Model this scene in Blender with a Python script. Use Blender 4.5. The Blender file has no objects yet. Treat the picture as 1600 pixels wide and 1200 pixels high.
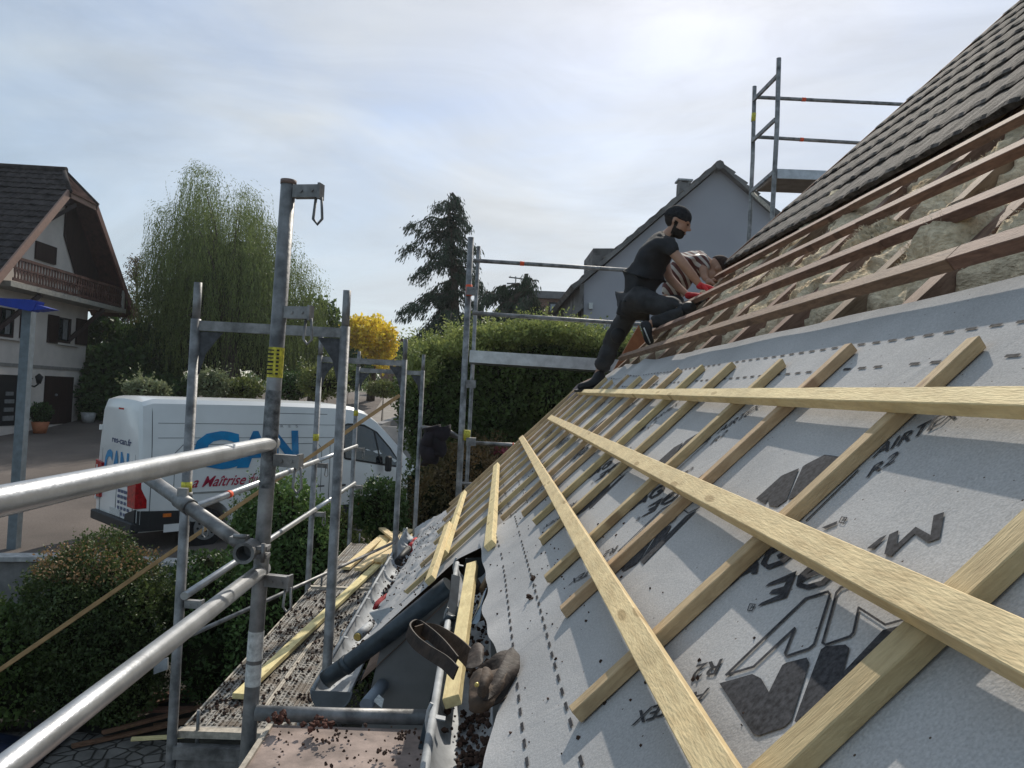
import bpy, bmesh, math, random
from mathutils import Vector, Matrix, noise, Quaternion
R = math.radians
SC = bpy.context.scene
COL = SC.collection
random.seed(7)

# ------------------------------------------------------------------ camera
F0, ROLL, CX, CY = 1200.0, R(2.8), 800.0, 600.0
PITCH, YAW = R(1.154), R(2.093)
_f0 = Vector((math.sin(YAW), math.cos(YAW), 0)); _r = Vector((math.cos(YAW), -math.sin(YAW), 0)); _z = Vector((0, 0, 1))
CF = _f0 * math.cos(PITCH) + _z * math.sin(PITCH)
CU = -_f0 * math.sin(PITCH) + _z * math.cos(PITCH)
CR = _r
cr = CR * math.cos(ROLL) + CU * math.sin(ROLL)
cu = -CR * math.sin(ROLL) + CU * math.cos(ROLL)
cam_d = bpy.data.cameras.new('camera'); cam = bpy.data.objects.new('camera', cam_d); COL.objects.link(cam)
cam.matrix_world = Matrix(((cr.x, cu.x, -CF.x, 0), (cr.y, cu.y, -CF.y, 0), (cr.z, cu.z, -CF.z, 0), (0, 0, 0, 1)))
cam_d.sensor_width = 36; cam_d.lens = 27.0; cam_d.clip_start = 0.02; cam_d.clip_end = 3000
SC.camera = cam

# ------------------------------------------------------------------ light, sky, exposure
SUN = Vector((0.20, 0.74, 0.62)).normalized()
sd = bpy.data.lights.new('sun', 'SUN'); sd.energy = 3.5; sd.angle = R(0.6); sd.color = (1.0, 0.93, 0.82)
so = bpy.data.objects.new('sun', sd); COL.objects.link(so); so.rotation_euler = SUN.to_track_quat('Z', 'Y').to_euler()
W = bpy.data.worlds.new('World'); SC.world = W; W.use_nodes = True
nt = W.node_tree; nt.nodes.clear()
def N(t, k, **kw):
    n = t.nodes.new(k)
    for a, b in kw.items(): setattr(n, a, b)
    return n
out = N(nt, 'ShaderNodeOutputWorld'); bg = N(nt, 'ShaderNodeBackground'); bg.inputs[1].default_value = 0.11
sky = N(nt, 'ShaderNodeTexSky', sky_type='NISHITA'); sky.sun_disc = False
sky.sun_elevation = math.asin(SUN.z); sky.sun_rotation = math.atan2(SUN.x, SUN.y); sky.dust_density = 0.6; sky.ozone_density = 1.4
tc = N(nt, 'ShaderNodeTexCoord'); mp = N(nt, 'ShaderNodeMapping'); mp.inputs['Scale'].default_value = (1.0, 1.0, 3.4)
mp.inputs['Rotation'].default_value = (0, R(8), R(20))
n1 = N(nt, 'ShaderNodeTexNoise'); n1.inputs['Scale'].default_value = 1.7; n1.inputs['Detail'].default_value = 9; n1.inputs['Roughness'].default_value = 0.55; n1.inputs['Distortion'].default_value = 0.5
n2 = N(nt, 'ShaderNodeTexNoise'); n2.inputs['Scale'].default_value = 0.9; n2.inputs['Detail'].default_value = 4
r1 = N(nt, 'ShaderNodeMapRange'); r1.inputs['From Min'].default_value = 0.34; r1.inputs['From Max'].default_value = 0.66; r1.inputs['To Min'].default_value = 0.25; r1.inputs['To Max'].default_value = 0.98
mx = N(nt, 'ShaderNodeMix', data_type='RGBA')
nt.links.new(tc.outputs['Generated'], mp.inputs[0]); nt.links.new(mp.outputs[0], n1.inputs[0])
nt.links.new(n1.outputs['Fac'], r1.inputs[0])
# thin cirrus glow: brighter towards the sun
dt = N(nt, 'ShaderNodeVectorMath', operation='DOT_PRODUCT'); dt.inputs[1].default_value = SUN
nt.links.new(tc.outputs['Generated'], dt.inputs[0])
rg = N(nt, 'ShaderNodeMapRange'); rg.inputs['From Min'].default_value = 0.45; rg.inputs['From Max'].default_value = 1.0
nt.links.new(dt.outputs['Value'], rg.inputs[0])
cc = N(nt, 'ShaderNodeMix', data_type='RGBA'); cc.inputs['A'].default_value = (4.0, 5.15, 6.1, 1); cc.inputs['B'].default_value = (6.9, 7.05, 7.25, 1)
nt.links.new(rg.outputs[0], cc.inputs['Factor'])
nt.links.new(r1.outputs[0], mx.inputs['Factor']); nt.links.new(sky.outputs[0], mx.inputs['A']); nt.links.new(cc.outputs['Result'], mx.inputs['B'])
n2.inputs['Scale'].default_value = 3.1; n2.inputs['Detail'].default_value = 10; n2.inputs['Roughness'].default_value = 0.6; n2.inputs['Distortion'].default_value = 1.1; mp2 = N(nt, 'ShaderNodeMapping'); mp2.inputs['Scale'].default_value = (0.8, 1.0, 3.0); mp2.inputs['Rotation'].default_value = (R(6), R(-14), R(40))
nt.links.new(tc.outputs['Generated'], mp2.inputs[0]); nt.links.new(mp2.outputs[0], n2.inputs[0])
r2 = N(nt, 'ShaderNodeMapRange'); r2.inputs['From Min'].default_value = 0.32; r2.inputs['From Max'].default_value = 0.68; r2.inputs['To Min'].default_value = 0.87; r2.inputs['To Max'].default_value = 1.06; nt.links.new(n2.outputs['Fac'], r2.inputs[0])
hv = N(nt, 'ShaderNodeHueSaturation'); nt.links.new(mx.outputs['Result'], hv.inputs['Color']); nt.links.new(r2.outputs[0], hv.inputs['Value'])
nt.links.new(hv.outputs[0], bg.inputs[0]); nt.links.new(bg.outputs[0], out.inputs[0])
SC.view_settings.view_transform = 'Standard'; SC.view_settings.look = 'None'; SC.view_settings.gamma = 1
SC.view_settings.exposure = 0.08
SC.render.engine = 'CYCLES'; SC.cycles.max_bounces = 6

# ------------------------------------------------------------------ where things are
def ray(x, y):
    dx, dy = x - CX, y - CY
    c, s = math.cos(ROLL), math.sin(ROLL)
    a, b = dx * c + dy * s, -dx * s + dy * c
    return (CF * F0 + CR * a - CU * b) / F0
def at(x, y, Y):
    d = ray(x, y); return d * (Y / d.y)
def atx(x, y, X):
    d = ray(x, y); return d * (X / d.x)
def atz(x, y, Z):
    d = ray(x, y); return d * (Z / d.z)
TH, H = R(45), 0.49
NRM = Vector((-math.sin(TH), 0, math.cos(TH))); SL = Vector((math.cos(TH), 0, math.sin(TH))); YA = Vector((0, 1, 0))
def P(s, y, l=0.0):                      # a point of the roof: s up the slope, y along the eave, l above the underlay
    return NRM * (l - H) + SL * s + YA * y
def sy(x, y, l=0.0):
    d = ray(x, y); t = (l - H) / d.dot(NRM); p = d * t
    return p.dot(SL), p.y

# ------------------------------------------------------------------ materials
MATS = {}
def mat(name, col, rough=0.6, metal=0.0, var=0.12, scale=8.0, bump=0.0, bscale=40.0, stretch=None, col2=None, spec=0.4, trans=0.0, rnd=0.0, detail=5, coat=0.0):
    m = bpy.data.materials.new(name); m.use_nodes = True; t = m.node_tree; b = t.nodes['Principled BSDF']
    b.inputs['Roughness'].default_value = rough; b.inputs['Metallic'].default_value = metal
    b.inputs['Specular IOR Level'].default_value = spec
    if coat: b.inputs['Coat Weight'].default_value = coat; b.inputs['Coat Roughness'].default_value = 0.08
    tcn = N(t, 'ShaderNodeTexCoord'); mpn = N(t, 'ShaderNodeMapping')
    if stretch: mpn.inputs['Scale'].default_value = stretch
    t.links.new(tcn.outputs['Object'], mpn.inputs[0])
    nz = N(t, 'ShaderNodeTexNoise'); nz.inputs['Scale'].default_value = scale; nz.inputs['Detail'].default_value = detail; nz.inputs['Roughness'].default_value = 0.6
    t.links.new(mpn.outputs[0], nz.inputs[0])
    cr_ = N(t, 'ShaderNodeValToRGB'); e = cr_.color_ramp.elements
    c2 = col2 if col2 else tuple(c * (1 - 2.2 * var) for c in col)
    c1 = col if col2 else tuple(min(1, c * (1 + 1.2 * var)) for c in col)
    e[0].position = 0.3; e[0].color = (*c2, 1); e[1].position = 0.7; e[1].color = (*c1, 1)
    t.links.new(nz.outputs['Fac'], cr_.inputs[0]); last = cr_.outputs[0]
    if rnd:
        oi = N(t, 'ShaderNodeObjectInfo'); g = N(t, 'ShaderNodeNewGeometry'); ad = N(t, 'ShaderNodeMath', operation='ADD')
        t.links.new(oi.outputs['Random'], ad.inputs[0]); t.links.new(g.outputs['Random Per Island'], ad.inputs[1])
        fr = N(t, 'ShaderNodeMath', operation='FRACT'); t.links.new(ad.outputs[0], fr.inputs[0])
        hs = N(t, 'ShaderNodeHueSaturation'); ma = N(t, 'ShaderNodeMapRange'); ma.inputs['To Min'].default_value = 1 - rnd; ma.inputs['To Max'].default_value = 1 + rnd
        t.links.new(fr.outputs[0], ma.inputs[0]); t.links.new(ma.outputs[0], hs.inputs['Value']); t.links.new(last, hs.inputs['Color']); last = hs.outputs[0]
    t.links.new(last, b.inputs['Base Color'])
    if bump:
        nb = N(t, 'ShaderNodeTexNoise'); nb.inputs['Scale'].default_value = bscale; nb.inputs['Detail'].default_value = 6
        t.links.new(mpn.outputs[0], nb.inputs[0])
        bp = N(t, 'ShaderNodeBump'); bp.inputs['Strength'].default_value = bump; bp.inputs['Distance'].default_value = 0.01
        t.links.new(nb.outputs['Fac'], bp.inputs['Height']); t.links.new(bp.outputs[0], b.inputs['Normal'])
    if trans:
        o = t.nodes['Material Output']; tr = N(t, 'ShaderNodeBsdfTranslucent'); ms = N(t, 'ShaderNodeMixShader'); ms.inputs[0].default_value = trans
        t.links.new(last, tr.inputs[0]); t.links.new(b.outputs[0], ms.inputs[1]); t.links.new(tr.outputs[0], ms.inputs[2]); t.links.new(ms.outputs[0], o.inputs[0])
    MATS[name] = m
    return m
def wood(name, c1, c2, knot=(0.2, 0.12, 0.05), spots=0.0):
    m = bpy.data.materials.new(name); m.use_nodes = True; t = m.node_tree; b = t.nodes['Principled BSDF']; b.inputs['Roughness'].default_value = 0.75; b.inputs['Specular IOR Level'].default_value = 0.25
    tcn = N(t, 'ShaderNodeTexCoord'); oi = N(t, 'ShaderNodeObjectInfo')
    ad = N(t, 'ShaderNodeVectorMath', operation='ADD'); ml = N(t, 'ShaderNodeMath', operation='MULTIPLY'); ml.inputs[1].default_value = 37.0
    t.links.new(oi.outputs['Random'], ml.inputs[0]); t.links.new(tcn.outputs['Object'], ad.inputs[0]); t.links.new(ml.outputs[0], ad.inputs[1])
    mpn = N(t, 'ShaderNodeMapping'); mpn.inputs['Scale'].default_value = (6.5, 36, 36); t.links.new(ad.outputs[0], mpn.inputs[0])
    nz = N(t, 'ShaderNodeTexNoise'); nz.inputs['Scale'].default_value = 2.2; nz.inputs['Detail'].default_value = 7; nz.inputs['Roughness'].default_value = 0.62; nz.inputs['Distortion'].default_value = 0.7
    t.links.new(mpn.outputs[0], nz.inputs[0])
    rp = N(t, 'ShaderNodeValToRGB'); e = rp.color_ramp.elements; e[0].position = 0.22; e[0].color = (*c2, 1); e[1].position = 0.60; e[1].color = (*c1, 1)
    t.links.new(nz.outputs['Fac'], rp.inputs[0])
    # knots
    mk = N(t, 'ShaderNodeMapping'); mk.inputs['Scale'].default_value = (2.6, 9, 1.0); t.links.new(ad.outputs[0], mk.inputs[0])
    vo = N(t, 'ShaderNodeTexVoronoi', voronoi_dimensions='2D'); vo.inputs['Scale'].default_value = 1.0; t.links.new(mk.outputs[0], vo.inputs[0])
    kr = N(t, 'ShaderNodeMapRange'); kr.inputs['From Min'].default_value = 0.055; kr.inputs['From Max'].default_value = 0.085; kr.inputs['To Min'].default_value = 0.6; kr.inputs['To Max'].default_value = 0.0
    t.links.new(vo.outputs['Distance'], kr.inputs[0])
    mxk = N(t, 'ShaderNodeMix', data_type='RGBA'); mxk.inputs['B'].default_value = (*knot, 1)
    t.links.new(kr.outputs[0], mxk.inputs['Factor']); t.links.new(rp.outputs[0], mxk.inputs['A'])
    # broad dirt and tone change
    nd = N(t, 'ShaderNodeTexNoise'); nd.inputs['Scale'].default_value = 9; nd.inputs['Detail'].default_value = 9; nd.inputs['Roughness'].default_value = 0.65; t.links.new(ad.outputs[0], nd.inputs[0])
    dr = N(t, 'ShaderNodeMapRange'); dr.inputs['From Min'].default_value = 0.3; dr.inputs['From Max'].default_value = 0.7; dr.inputs['To Min'].default_value = 0.78; dr.inputs['To Max'].default_value = 1.12
    t.links.new(nd.outputs['Fac'], dr.inputs[0])
    hs = N(t, 'ShaderNodeHueSaturation'); t.links.new(dr.outputs[0], hs.inputs['Value']); t.links.new(mxk.outputs['Result'], hs.inputs['Color'])
    hr = N(t, 'ShaderNodeMapRange'); hr.inputs['To Min'].default_value = 0.480; hr.inputs['To Max'].default_value = 0.508; t.links.new(oi.outputs['Random'], hr.inputs[0]); t.links.new(hr.outputs[0], hs.inputs['Hue'])
    t.links.new(hs.outputs[0], b.inputs['Base Color'])
    bp = N(t, 'ShaderNodeBump'); bp.inputs['Strength'].default_value = 0.5; bp.inputs['Distance'].default_value = 0.003
    nb = N(t, 'ShaderNodeTexNoise'); nb.inputs['Scale'].default_value = 9; nb.inputs['Detail'].default_value = 8; t.links.new(mpn.outputs[0], nb.inputs[0])
    t.links.new(nb.outputs['Fac'], bp.inputs['Height']); t.links.new(bp.outputs[0], b.inputs['Normal'])
    return m
WOOD = wood('treated_pine', (0.88, 0.72, 0.38), (0.68, 0.52, 0.25), (0.36, 0.25, 0.10))
WOODB = wood('counter_batten_pine', (0.58, 0.45, 0.25), (0.40, 0.29, 0.15), (0.24, 0.15, 0.08))
OLDW = wood('old_brown_wood', (0.27, 0.175, 0.115), (0.11, 0.068, 0.048), (0.05, 0.03, 0.025))
RAFW = wood('old_rafter_wood', (0.30, 0.21, 0.145), (0.14, 0.085, 0.055), (0.06, 0.04, 0.03))
RUSTW = wood('reclaimed_boards', (0.22, 0.12, 0.07), (0.09, 0.05, 0.035))
STEEL = mat('galvanised_steel', (0.27, 0.267, 0.265), 0.55, 0.5, 0.3, 11, 0.15, 60, spec=0.5)
ALU = mat('bright_rail_tube', (0.50, 0.51, 0.52), 0.36, 0.75, 0.12, 10, 0.1, 90, stretch=(1, 1, 1))
DKSTEEL = mat('dark_painted_steel', (0.07, 0.072, 0.08), 0.5, 0.2, 0.3, 30)
ZINC = mat('zinc', (0.38, 0.395, 0.41), 0.68, 0.2, 0.2, 9, 0.1, 30, spec=0.25)
DZINC = mat('dark_zinc_pipe', (0.055, 0.068, 0.080), 0.42, 0.3, 0.25, 10)
RED = mat('red_plastic', (0.55, 0.02, 0.02), 0.4, var=0.1)
ORANGE = mat('orange_tape', (0.8, 0.10, 0.03), 0.6, var=0.05)
YELLOWT = mat('yellow_tape', (0.62, 0.55, 0.06), 0.6, var=0.3, scale=60)
WHITEP = mat('white_label', (0.62, 0.62, 0.60), 0.6, var=0.2, scale=50)
BLACK = mat('black_rubber', (0.015, 0.015, 0.017), 0.6, var=0.2)
INK = mat('grey_print_ink', (0.062, 0.062, 0.068), 0.85, var=0.3, scale=120, spec=0.1)
BRASS = mat('brass_lid', (0.62, 0.48, 0.16), 0.35, 0.7)
LEATH = mat('brown_leather', (0.040, 0.025, 0.018), 0.7, var=0.35, scale=25, bump=0.3, bscale=60)
LEATH2 = mat('tan_leather', (0.085, 0.052, 0.032), 0.75, var=0.3, scale=25, bump=0.3, bscale=60)
PLY = mat('dirty_plywood', (0.34, 0.26, 0.225), 0.8, var=0.28, scale=7, bump=0.2, bscale=60)
PLYEDGE = mat('pale_deck_edge', (0.5, 0.44, 0.36), 0.8, var=0.2, scale=30)
CLOD = mat('moss_clods', (0.075, 0.042, 0.03), 0.95, var=0.4, scale=60)
GREYW = mat('grey_render_wall', (0.17, 0.175, 0.19), 0.9, var=0.05, scale=3)
DKGREY = mat('dark_grey_panel', (0.21, 0.205, 0.20), 0.85, var=0.12, scale=4)
def felt():
    m = mat('underlay_felt', (0.47, 0.46, 0.455), 0.95, var=0.085, scale=260, bump=0.14, bscale=260, spec=0.08, detail=2)
    t = m.node_tree; b = t.nodes['Principled BSDF']
    src = b.inputs['Base Color'].links[0].from_socket
    nz = N(t, 'ShaderNodeTexNoise'); nz.inputs['Scale'].default_value = 3.0; nz.inputs['Detail'].default_value = 6
    tcn = [n for n in t.nodes if n.type == 'TEX_COORD'][0]; t.links.new(tcn.outputs['Object'], nz.inputs[0])
    ma = N(t, 'ShaderNodeMapRange'); ma.inputs['From Min'].default_value = 0.3; ma.inputs['From Max'].default_value = 0.7; ma.inputs['To Min'].default_value = 0.86; ma.inputs['To Max'].default_value = 1.08
    hs = N(t, 'ShaderNodeHueSaturation'); t.links.new(nz.outputs['Fac'], ma.inputs[0]); t.links.new(ma.outputs[0], hs.inputs['Value']); t.links.new(src, hs.inputs['Color'])
    wn = N(t, 'ShaderNodeTexNoise'); wn.inputs['Scale'].default_value = 7; wn.inputs['Detail'].default_value = 5; wn.inputs['Distortion'].default_value = 0.8; t.links.new(tcn.outputs['Object'], wn.inputs[0])
    b0 = [n for n in t.nodes if n.type == 'BUMP'][0]; b1 = N(t, 'ShaderNodeBump'); b1.inputs['Strength'].default_value = 0.22; b1.inputs['Distance'].default_value = 0.02; t.links.new(wn.outputs['Fac'], b1.inputs['Height']); t.links.new(b1.outputs[0], b0.inputs['Normal'])
    # fine dirt specks
    vo = N(t, 'ShaderNodeTexVoronoi'); vo.inputs['Scale'].default_value = 34; vo.inputs['Randomness'].default_value = 1; t.links.new(tcn.outputs['Object'], vo.inputs[0])
    lt = N(t, 'ShaderNodeMath', operation='LESS_THAN'); lt.inputs[1].default_value = 0.055; t.links.new(vo.outputs['Distance'], lt.inputs[0])
    mx_ = N(t, 'ShaderNodeMix', data_type='RGBA'); mx_.inputs['B'].default_value = (0.09, 0.065, 0.05, 1)
    t.links.new(lt.outputs[0], mx_.inputs['Factor']); t.links.new(hs.outputs[0], mx_.inputs['A']); t.links.new(mx_.outputs['Result'], b.inputs['Base Color'])
    return m
FELT = felt()

# ------------------------------------------------------------------ mesh helpers
class MB:
    def __init__(s): s.bm = bmesh.new()
    def poly(s, pts):
        vs = [s.bm.verts.new(p) for p in pts]
        try: return s.bm.faces.new(vs)
        except ValueError: return None
    def box(s, c, dx, dy, dz):           # centre and three full-size edge vectors
        c, dx, dy, dz = Vector(c), Vector(dx) / 2, Vector(dy) / 2, Vector(dz) / 2
        v = [s.bm.verts.new(c + a * dx + b * dy + e * dz) for a in (-1, 1) for b in (-1, 1) for e in (-1, 1)]
        for f in ((0, 1, 3, 2), (4, 6, 7, 5), (0, 4, 5, 1), (2, 3, 7, 6), (0, 2, 6, 4), (1, 5, 7, 3)): s.bm.faces.new([v[i] for i in f])
        return s
    def abox(s, x0, x1, y0, y1, z0, z1): return s.box(((x0 + x1) / 2, (y0 + y1) / 2, (z0 + z1) / 2), (x1 - x0, 0, 0), (0, y1 - y0, 0), (0, 0, z1 - z0))
    def beam(s, a, b, w, t, nrm):
        a, b = Vector(a), Vector(b); d = (b - a); nrm = Vector(nrm); n_ = (nrm - d * nrm.dot(d) / d.length_squared).normalized(); wv = d.cross(n_).normalized()
        return s.box((a + b) / 2, d, wv * w, n_ * t)
    def tube(s, pts, r, seg=12, cap=True, hollow=False):
        pts = [Vector(p) for p in pts]; rs = r if isinstance(r, (list, tuple)) else [r] * len(pts)
        d0 = (pts[1] - pts[0]).normalized(); up = Vector((0, 0, 1)) if abs(d0.z) < 0.9 else Vector((1, 0, 0)); rings = []
        nx = d0.cross(up).normalized()
        for i, p in enumerate(pts):
            d = (pts[min(i + 1, len(pts) - 1)] - pts[max(i - 1, 0)]).normalized(); nx = (nx - d * nx.dot(d)).normalized(); ny = d.cross(nx)
            rings.append([s.bm.verts.new(p + (nx * math.cos(2 * math.pi * k / seg) + ny * math.sin(2 * math.pi * k / seg)) * rs[i]) for k in range(seg)])
        for a, b in zip(rings, rings[1:]):
            for k in range(seg): f = s.bm.faces.new((a[k], a[(k + 1) % seg], b[(k + 1) % seg], b[k])); f.smooth = True
        if cap: s.bm.faces.new(list(reversed(rings[0]))); s.bm.faces.new(rings[-1])
        return s
    def extrude(s, pts, vec):            # prism of a planar outline
        pts = [Vector(p) for p in pts]; vec = Vector(vec)
        a = [s.bm.verts.new(p) for p in pts]; b = [s.bm.verts.new(p + vec) for p in pts]; n_ = len(pts)
        try:
            s.bm.faces.new(list(reversed(a))); s.bm.faces.new(b)
        except ValueError: pass
        for i in range(n_): s.bm.faces.new((a[i], a[(i + 1) % n_], b[(i + 1) % n_], b[i]))
        return s
    def ball(s, c, rx, ry=None, rz=None, seg=12, jit=0.0):
        ry = ry or rx; rz = rz or rx
        m = bmesh.ops.create_uvsphere(s.bm, u_segments=seg, v_segments=max(6, seg // 2 + 2), radius=1)
        c = Vector(c)
        for v in m['verts']:
            k = 1 + (noise.noise(v.co * 1.7 + c * 9) * jit if jit else 0)
            v.co = Vector((v.co.x * rx * k, v.co.y * ry * k, v.co.z * rz * k)) + c
        for v in m['verts']:
            for f in v.link_faces: f.smooth = True
        return s
    def clod(s, c, r):
        m = bmesh.ops.create_icosphere(s.bm, subdivisions=1, radius=1)
        c = Vector(c)
        for v in m['verts']: v.co = c + v.co * r * random.uniform(0.55, 1.25) * Vector((1, 1, 0.65)).length / 1.6
        return s
    def build(s, name, m, parent=None, bevel=0.0, smooth=False):
        bmesh.ops.recalc_face_normals(s.bm, faces=s.bm.faces[:])
        if bevel: bmesh.ops.bevel(s.bm, geom=s.bm.edges[:], offset=bevel, segments=1, affect='EDGES')
        me = bpy.data.meshes.new(name); s.bm.to_mesh(me); s.bm.free()
        if smooth:
            for p in me.polygons: p.use_smooth = True
        return link(name, me, m, parent)
def link(name, me, m, parent=None):
    o = bpy.data.objects.new(name, me); COL.objects.link(o)
    if m and not me.materials:
        for x in (m if isinstance(m, (list, tuple)) else [m]): me.materials.append(x)
    if parent: o.parent = parent; 
    if parent and parent.type == 'EMPTY': o.matrix_parent_inverse = Matrix.Translation(-parent.location)
    return o
def tag(o, label=None, cat=None, group=None, kind=None):
    if label: o['label'] = label
    if cat: o['category'] = cat
    if group: o['group'] = group
    if kind: o['kind'] = kind
    return o
def thing(name, label, cat, loc, group=None):
    o = bpy.data.objects.new(name, None); COL.objects.link(o); o.location = loc; o.empty_display_size = 0.1
    return tag(o, label, cat, group)
def plank(name, a, b, w, t, nrm, m, parent=None, bevel=0.0015, rough_end=0.0, bow=0.0, seg=1):
    """timber with its own axes so that the grain runs along it; a and b are centre-line ends"""
    a, b = Vector(a), Vector(b); d = b - a; L = d.length; ex = d.normalized(); nrm = Vector(nrm); ez = (nrm - ex * nrm.dot(ex)).normalized(); ey = ez.cross(ex)
    bm = bmesh.new(); nn = max(2, int(L / 0.12)); rings = []
    off = random.random() * 50
    for i in range(nn + 1):
        x = L * i / nn; bz = bow * math.sin(math.pi * i / nn)
        jx = [0, 0, 0, 0]
        if rough_end and i in (0, nn): jx = [random.uniform(-rough_end, rough_end) for _ in range(4)]
        g = lambda k: 0.0009 * noise.noise(Vector((x * 6, k * 3.1, off)))
        rings.append([bm.verts.new((x + jx[k], sy_ * (w / 2 + g(k)), bz + sz_ * (t / 2 + g(k + 7)))) for k, (sy_, sz_) in enumerate(((-1, -1), (1, -1), (1, 1), (-1, 1)))])
    for p, q in zip(rings, rings[1:]):
        for k in range(4): bm.faces.new((p[k], p[(k + 1) % 4], q[(k + 1) % 4], q[k]))
    bm.faces.new(list(reversed(rings[0]))); bm.faces.new(rings[-1])
    bmesh.ops.recalc_face_normals(bm, faces=bm.faces[:])
    if bevel:
        es = [e for e in bm.edges if len(e.link_faces) == 2 and e.calc_face_angle(0) > 0.5]
        bmesh.ops.bevel(bm, geom=es, offset=bevel, segments=1, affect='EDGES')
    me = bpy.data.meshes.new(name); bm.to_mesh(me); bm.free()
    o = link(name, me, m, parent)
    mw = Matrix(((ex.x, ey.x, ez.x, a.x), (ex.y, ey.y, ez.y, a.y), (ex.z, ey.z, ez.z, a.z), (0, 0, 0, 1)))
    if parent and parent.type != 'EMPTY' : mw = parent.matrix_basis.inverted() @ mw if False else mw
    o.matrix_basis = mw
    return o
def text2d(s, shear=0.0, bold=0.0):
    c = bpy.data.curves.new('t', 'FONT'); c.body = s; c.size = 1; c.shear = shear; c.offset = bold; c.resolution_u = 3; c.fill_mode = 'FRONT'
    o = bpy.data.objects.new('t', c); COL.objects.link(o); dg = bpy.context.evaluated_depsgraph_get(); dg.update()
    me = bpy.data.meshes.new_from_object(o.evaluated_get(dg)); vs = [v.co.copy() for v in me.vertices]; fs = [tuple(p.vertices) for p in me.polygons]
    bpy.data.objects.remove(o); bpy.data.curves.remove(c); bpy.data.meshes.remove(me)
    x0 = min(v.x for v in vs); x1 = max(v.x for v in vs); y0 = min(v.y for v in vs); y1 = max(v.y for v in vs)
    return [((v.x - x0) / (x1 - x0), (v.y - y0) / (y1 - y0)) for v in vs], fs
def text_on(name, s, fn, m, parent=None, shear=0.0, bold=0.0):
    vs, fs = text2d(s, shear, bold); me = bpy.data.meshes.new(name); me.from_pydata([fn(u, v) for u, v in vs], [], fs)
    return link(name, me, m, parent)
def evaluated(o):
    dg = bpy.context.evaluated_depsgraph_get(); dg.update(); me = bpy.data.meshes.new_from_object(o.evaluated_get(dg))
    o.modifiers.clear(); o.data = me; return o
def skin(name, V, E_, rad, m, parent=None, sub=2, root=0, vox=0, extra=None):
    me = bpy.data.meshes.new(name); me.from_pydata([tuple(v) for v in V], E_, []); o = link(name, me, None, None)
    md = o.modifiers.new('s', 'SKIN'); md.use_smooth_shade = True
    for i, sv in enumerate(me.skin_vertices[0].data):
        r_ = rad[i]; sv.radius = (r_, r_) if not isinstance(r_, tuple) else r_; sv.use_root = (i == root)
    sb = o.modifiers.new('u', 'SUBSURF'); sb.levels = sb.render_levels = sub
    evaluated(o)
    if extra:
        bm = bmesh.new(); bm.from_mesh(o.data); b2 = MB(); b2.bm.free(); b2.bm = bm; extra(b2); bm.to_mesh(o.data); bm.free()
    if vox:
        rm = o.modifiers.new('r', 'REMESH'); rm.mode = 'VOXEL'; rm.voxel_size = vox; rm.use_smooth_shade = True
        sm = o.modifiers.new('m', 'SMOOTH'); sm.iterations = 3; sm.factor = 0.5
        evaluated(o)
    o.data.materials.clear()
    for x in (m if isinstance(m, (list, tuple)) else [m]): o.data.materials.append(x)
    for p in o.data.polygons: p.use_smooth = True
    if parent:
        o.parent = parent
        if parent.type == 'EMPTY': o.matrix_parent_inverse = Matrix.Translation(-parent.location)
    return o
def lerp(a, b, t): return a + (b - a) * t
def interp(x, xs, ys):
    if x <= xs[0]: return ys[0]
    for i in range(1, len(xs)):
        if x <= xs[i]: return lerp(ys[i - 1], ys[i], (x - xs[i - 1]) / (xs[i] - xs[i - 1]))
    return ys[-1]
def nz(*a): return noise.noise(Vector(a))
def fbm(x, y, z=0.0, o=4):
    v, a = 0, 1
    for i in range(o): v += a * noise.noise(Vector((x, y, z + i * 7.3))); x *= 2.1; y *= 2.1; a *= 0.5
    return v

# ================================================================== the house under repair
house = thing('house', 'house under renovation whose steep roof is half covered with grey underlay and pine battens', 'house', (1.5, 2.5, -4.0))
def smin_near(y): return -0.43 + 0.035 * nz(y * 1.3, 3.1, 0) + 0.05 * math.exp(-((y - 1.75) / 0.35) ** 2) + 0.03 * nz(y * 4, 1, 0)
def stop(y): return 0.865 + 0.012 * nz(y * 2.0, 8.8, 0)
def hm(s, y, far=False):
    v = 0.0030 * nz(s * 2.2, y * 2.2, 4) + 0.0012 * nz(s * 7, y * 4, 9)
    if not far:
        k = max(0.0, (-0.30 - s) / 0.14)
        v += k * k * (0.018 * nz(y * 3.2, 5, 1) + 0.012)
        v += 0.045 * math.exp(-((s + 0.40) / 0.09) ** 2) * math.exp(-((y - 3.3) / 0.28) ** 2)
    else:
        k = min(1.0, max(0.0, (-0.72 - s) / 0.25))
        k *= min(1.0, max(0.0, (y - 3.85) / 0.35))
        v += k * (0.020 * (abs(nz(s * 9 + y * 1.5, y * 3.5 - s * 4, 2)) * 1.6 - 0.4) + 0.007 * nz(s * 24, y * 9, 7))
    v += 0.02 * math.exp(-((y - 4.55) / 0.16) ** 2) * max(0, min(1, (s - 0.45) / 0.2)) + 0.016 * math.exp(-((y - 5.15) / 0.12) ** 2) * max(0, min(1, (s - 0.5) / 0.2))
    return v
def grid(name, fn, nu, nv, m, parent, flip=False):
    vs = [fn(i / nu, j / nv) for i in range(nu + 1) for j in range(nv + 1)]
    fs = [(i * (nv + 1) + j, (i + 1) * (nv + 1) + j, (i + 1) * (nv + 1) + j + 1, i * (nv + 1) + j + 1) for i in range(nu) for j in range(nv)]
    if flip: fs = [tuple(reversed(f)) for f in fs]
    me = bpy.data.meshes.new(name); me.from_pydata(vs, [], fs)
    for p in me.polygons: p.use_smooth = True
    return link(name, me, m, parent)
def f_near(u, v):
    y = lerp(-1.3, 3.52, u); s = lerp(smin_near(y), stop(y), v); return P(s, y, hm(s, y))
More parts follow.
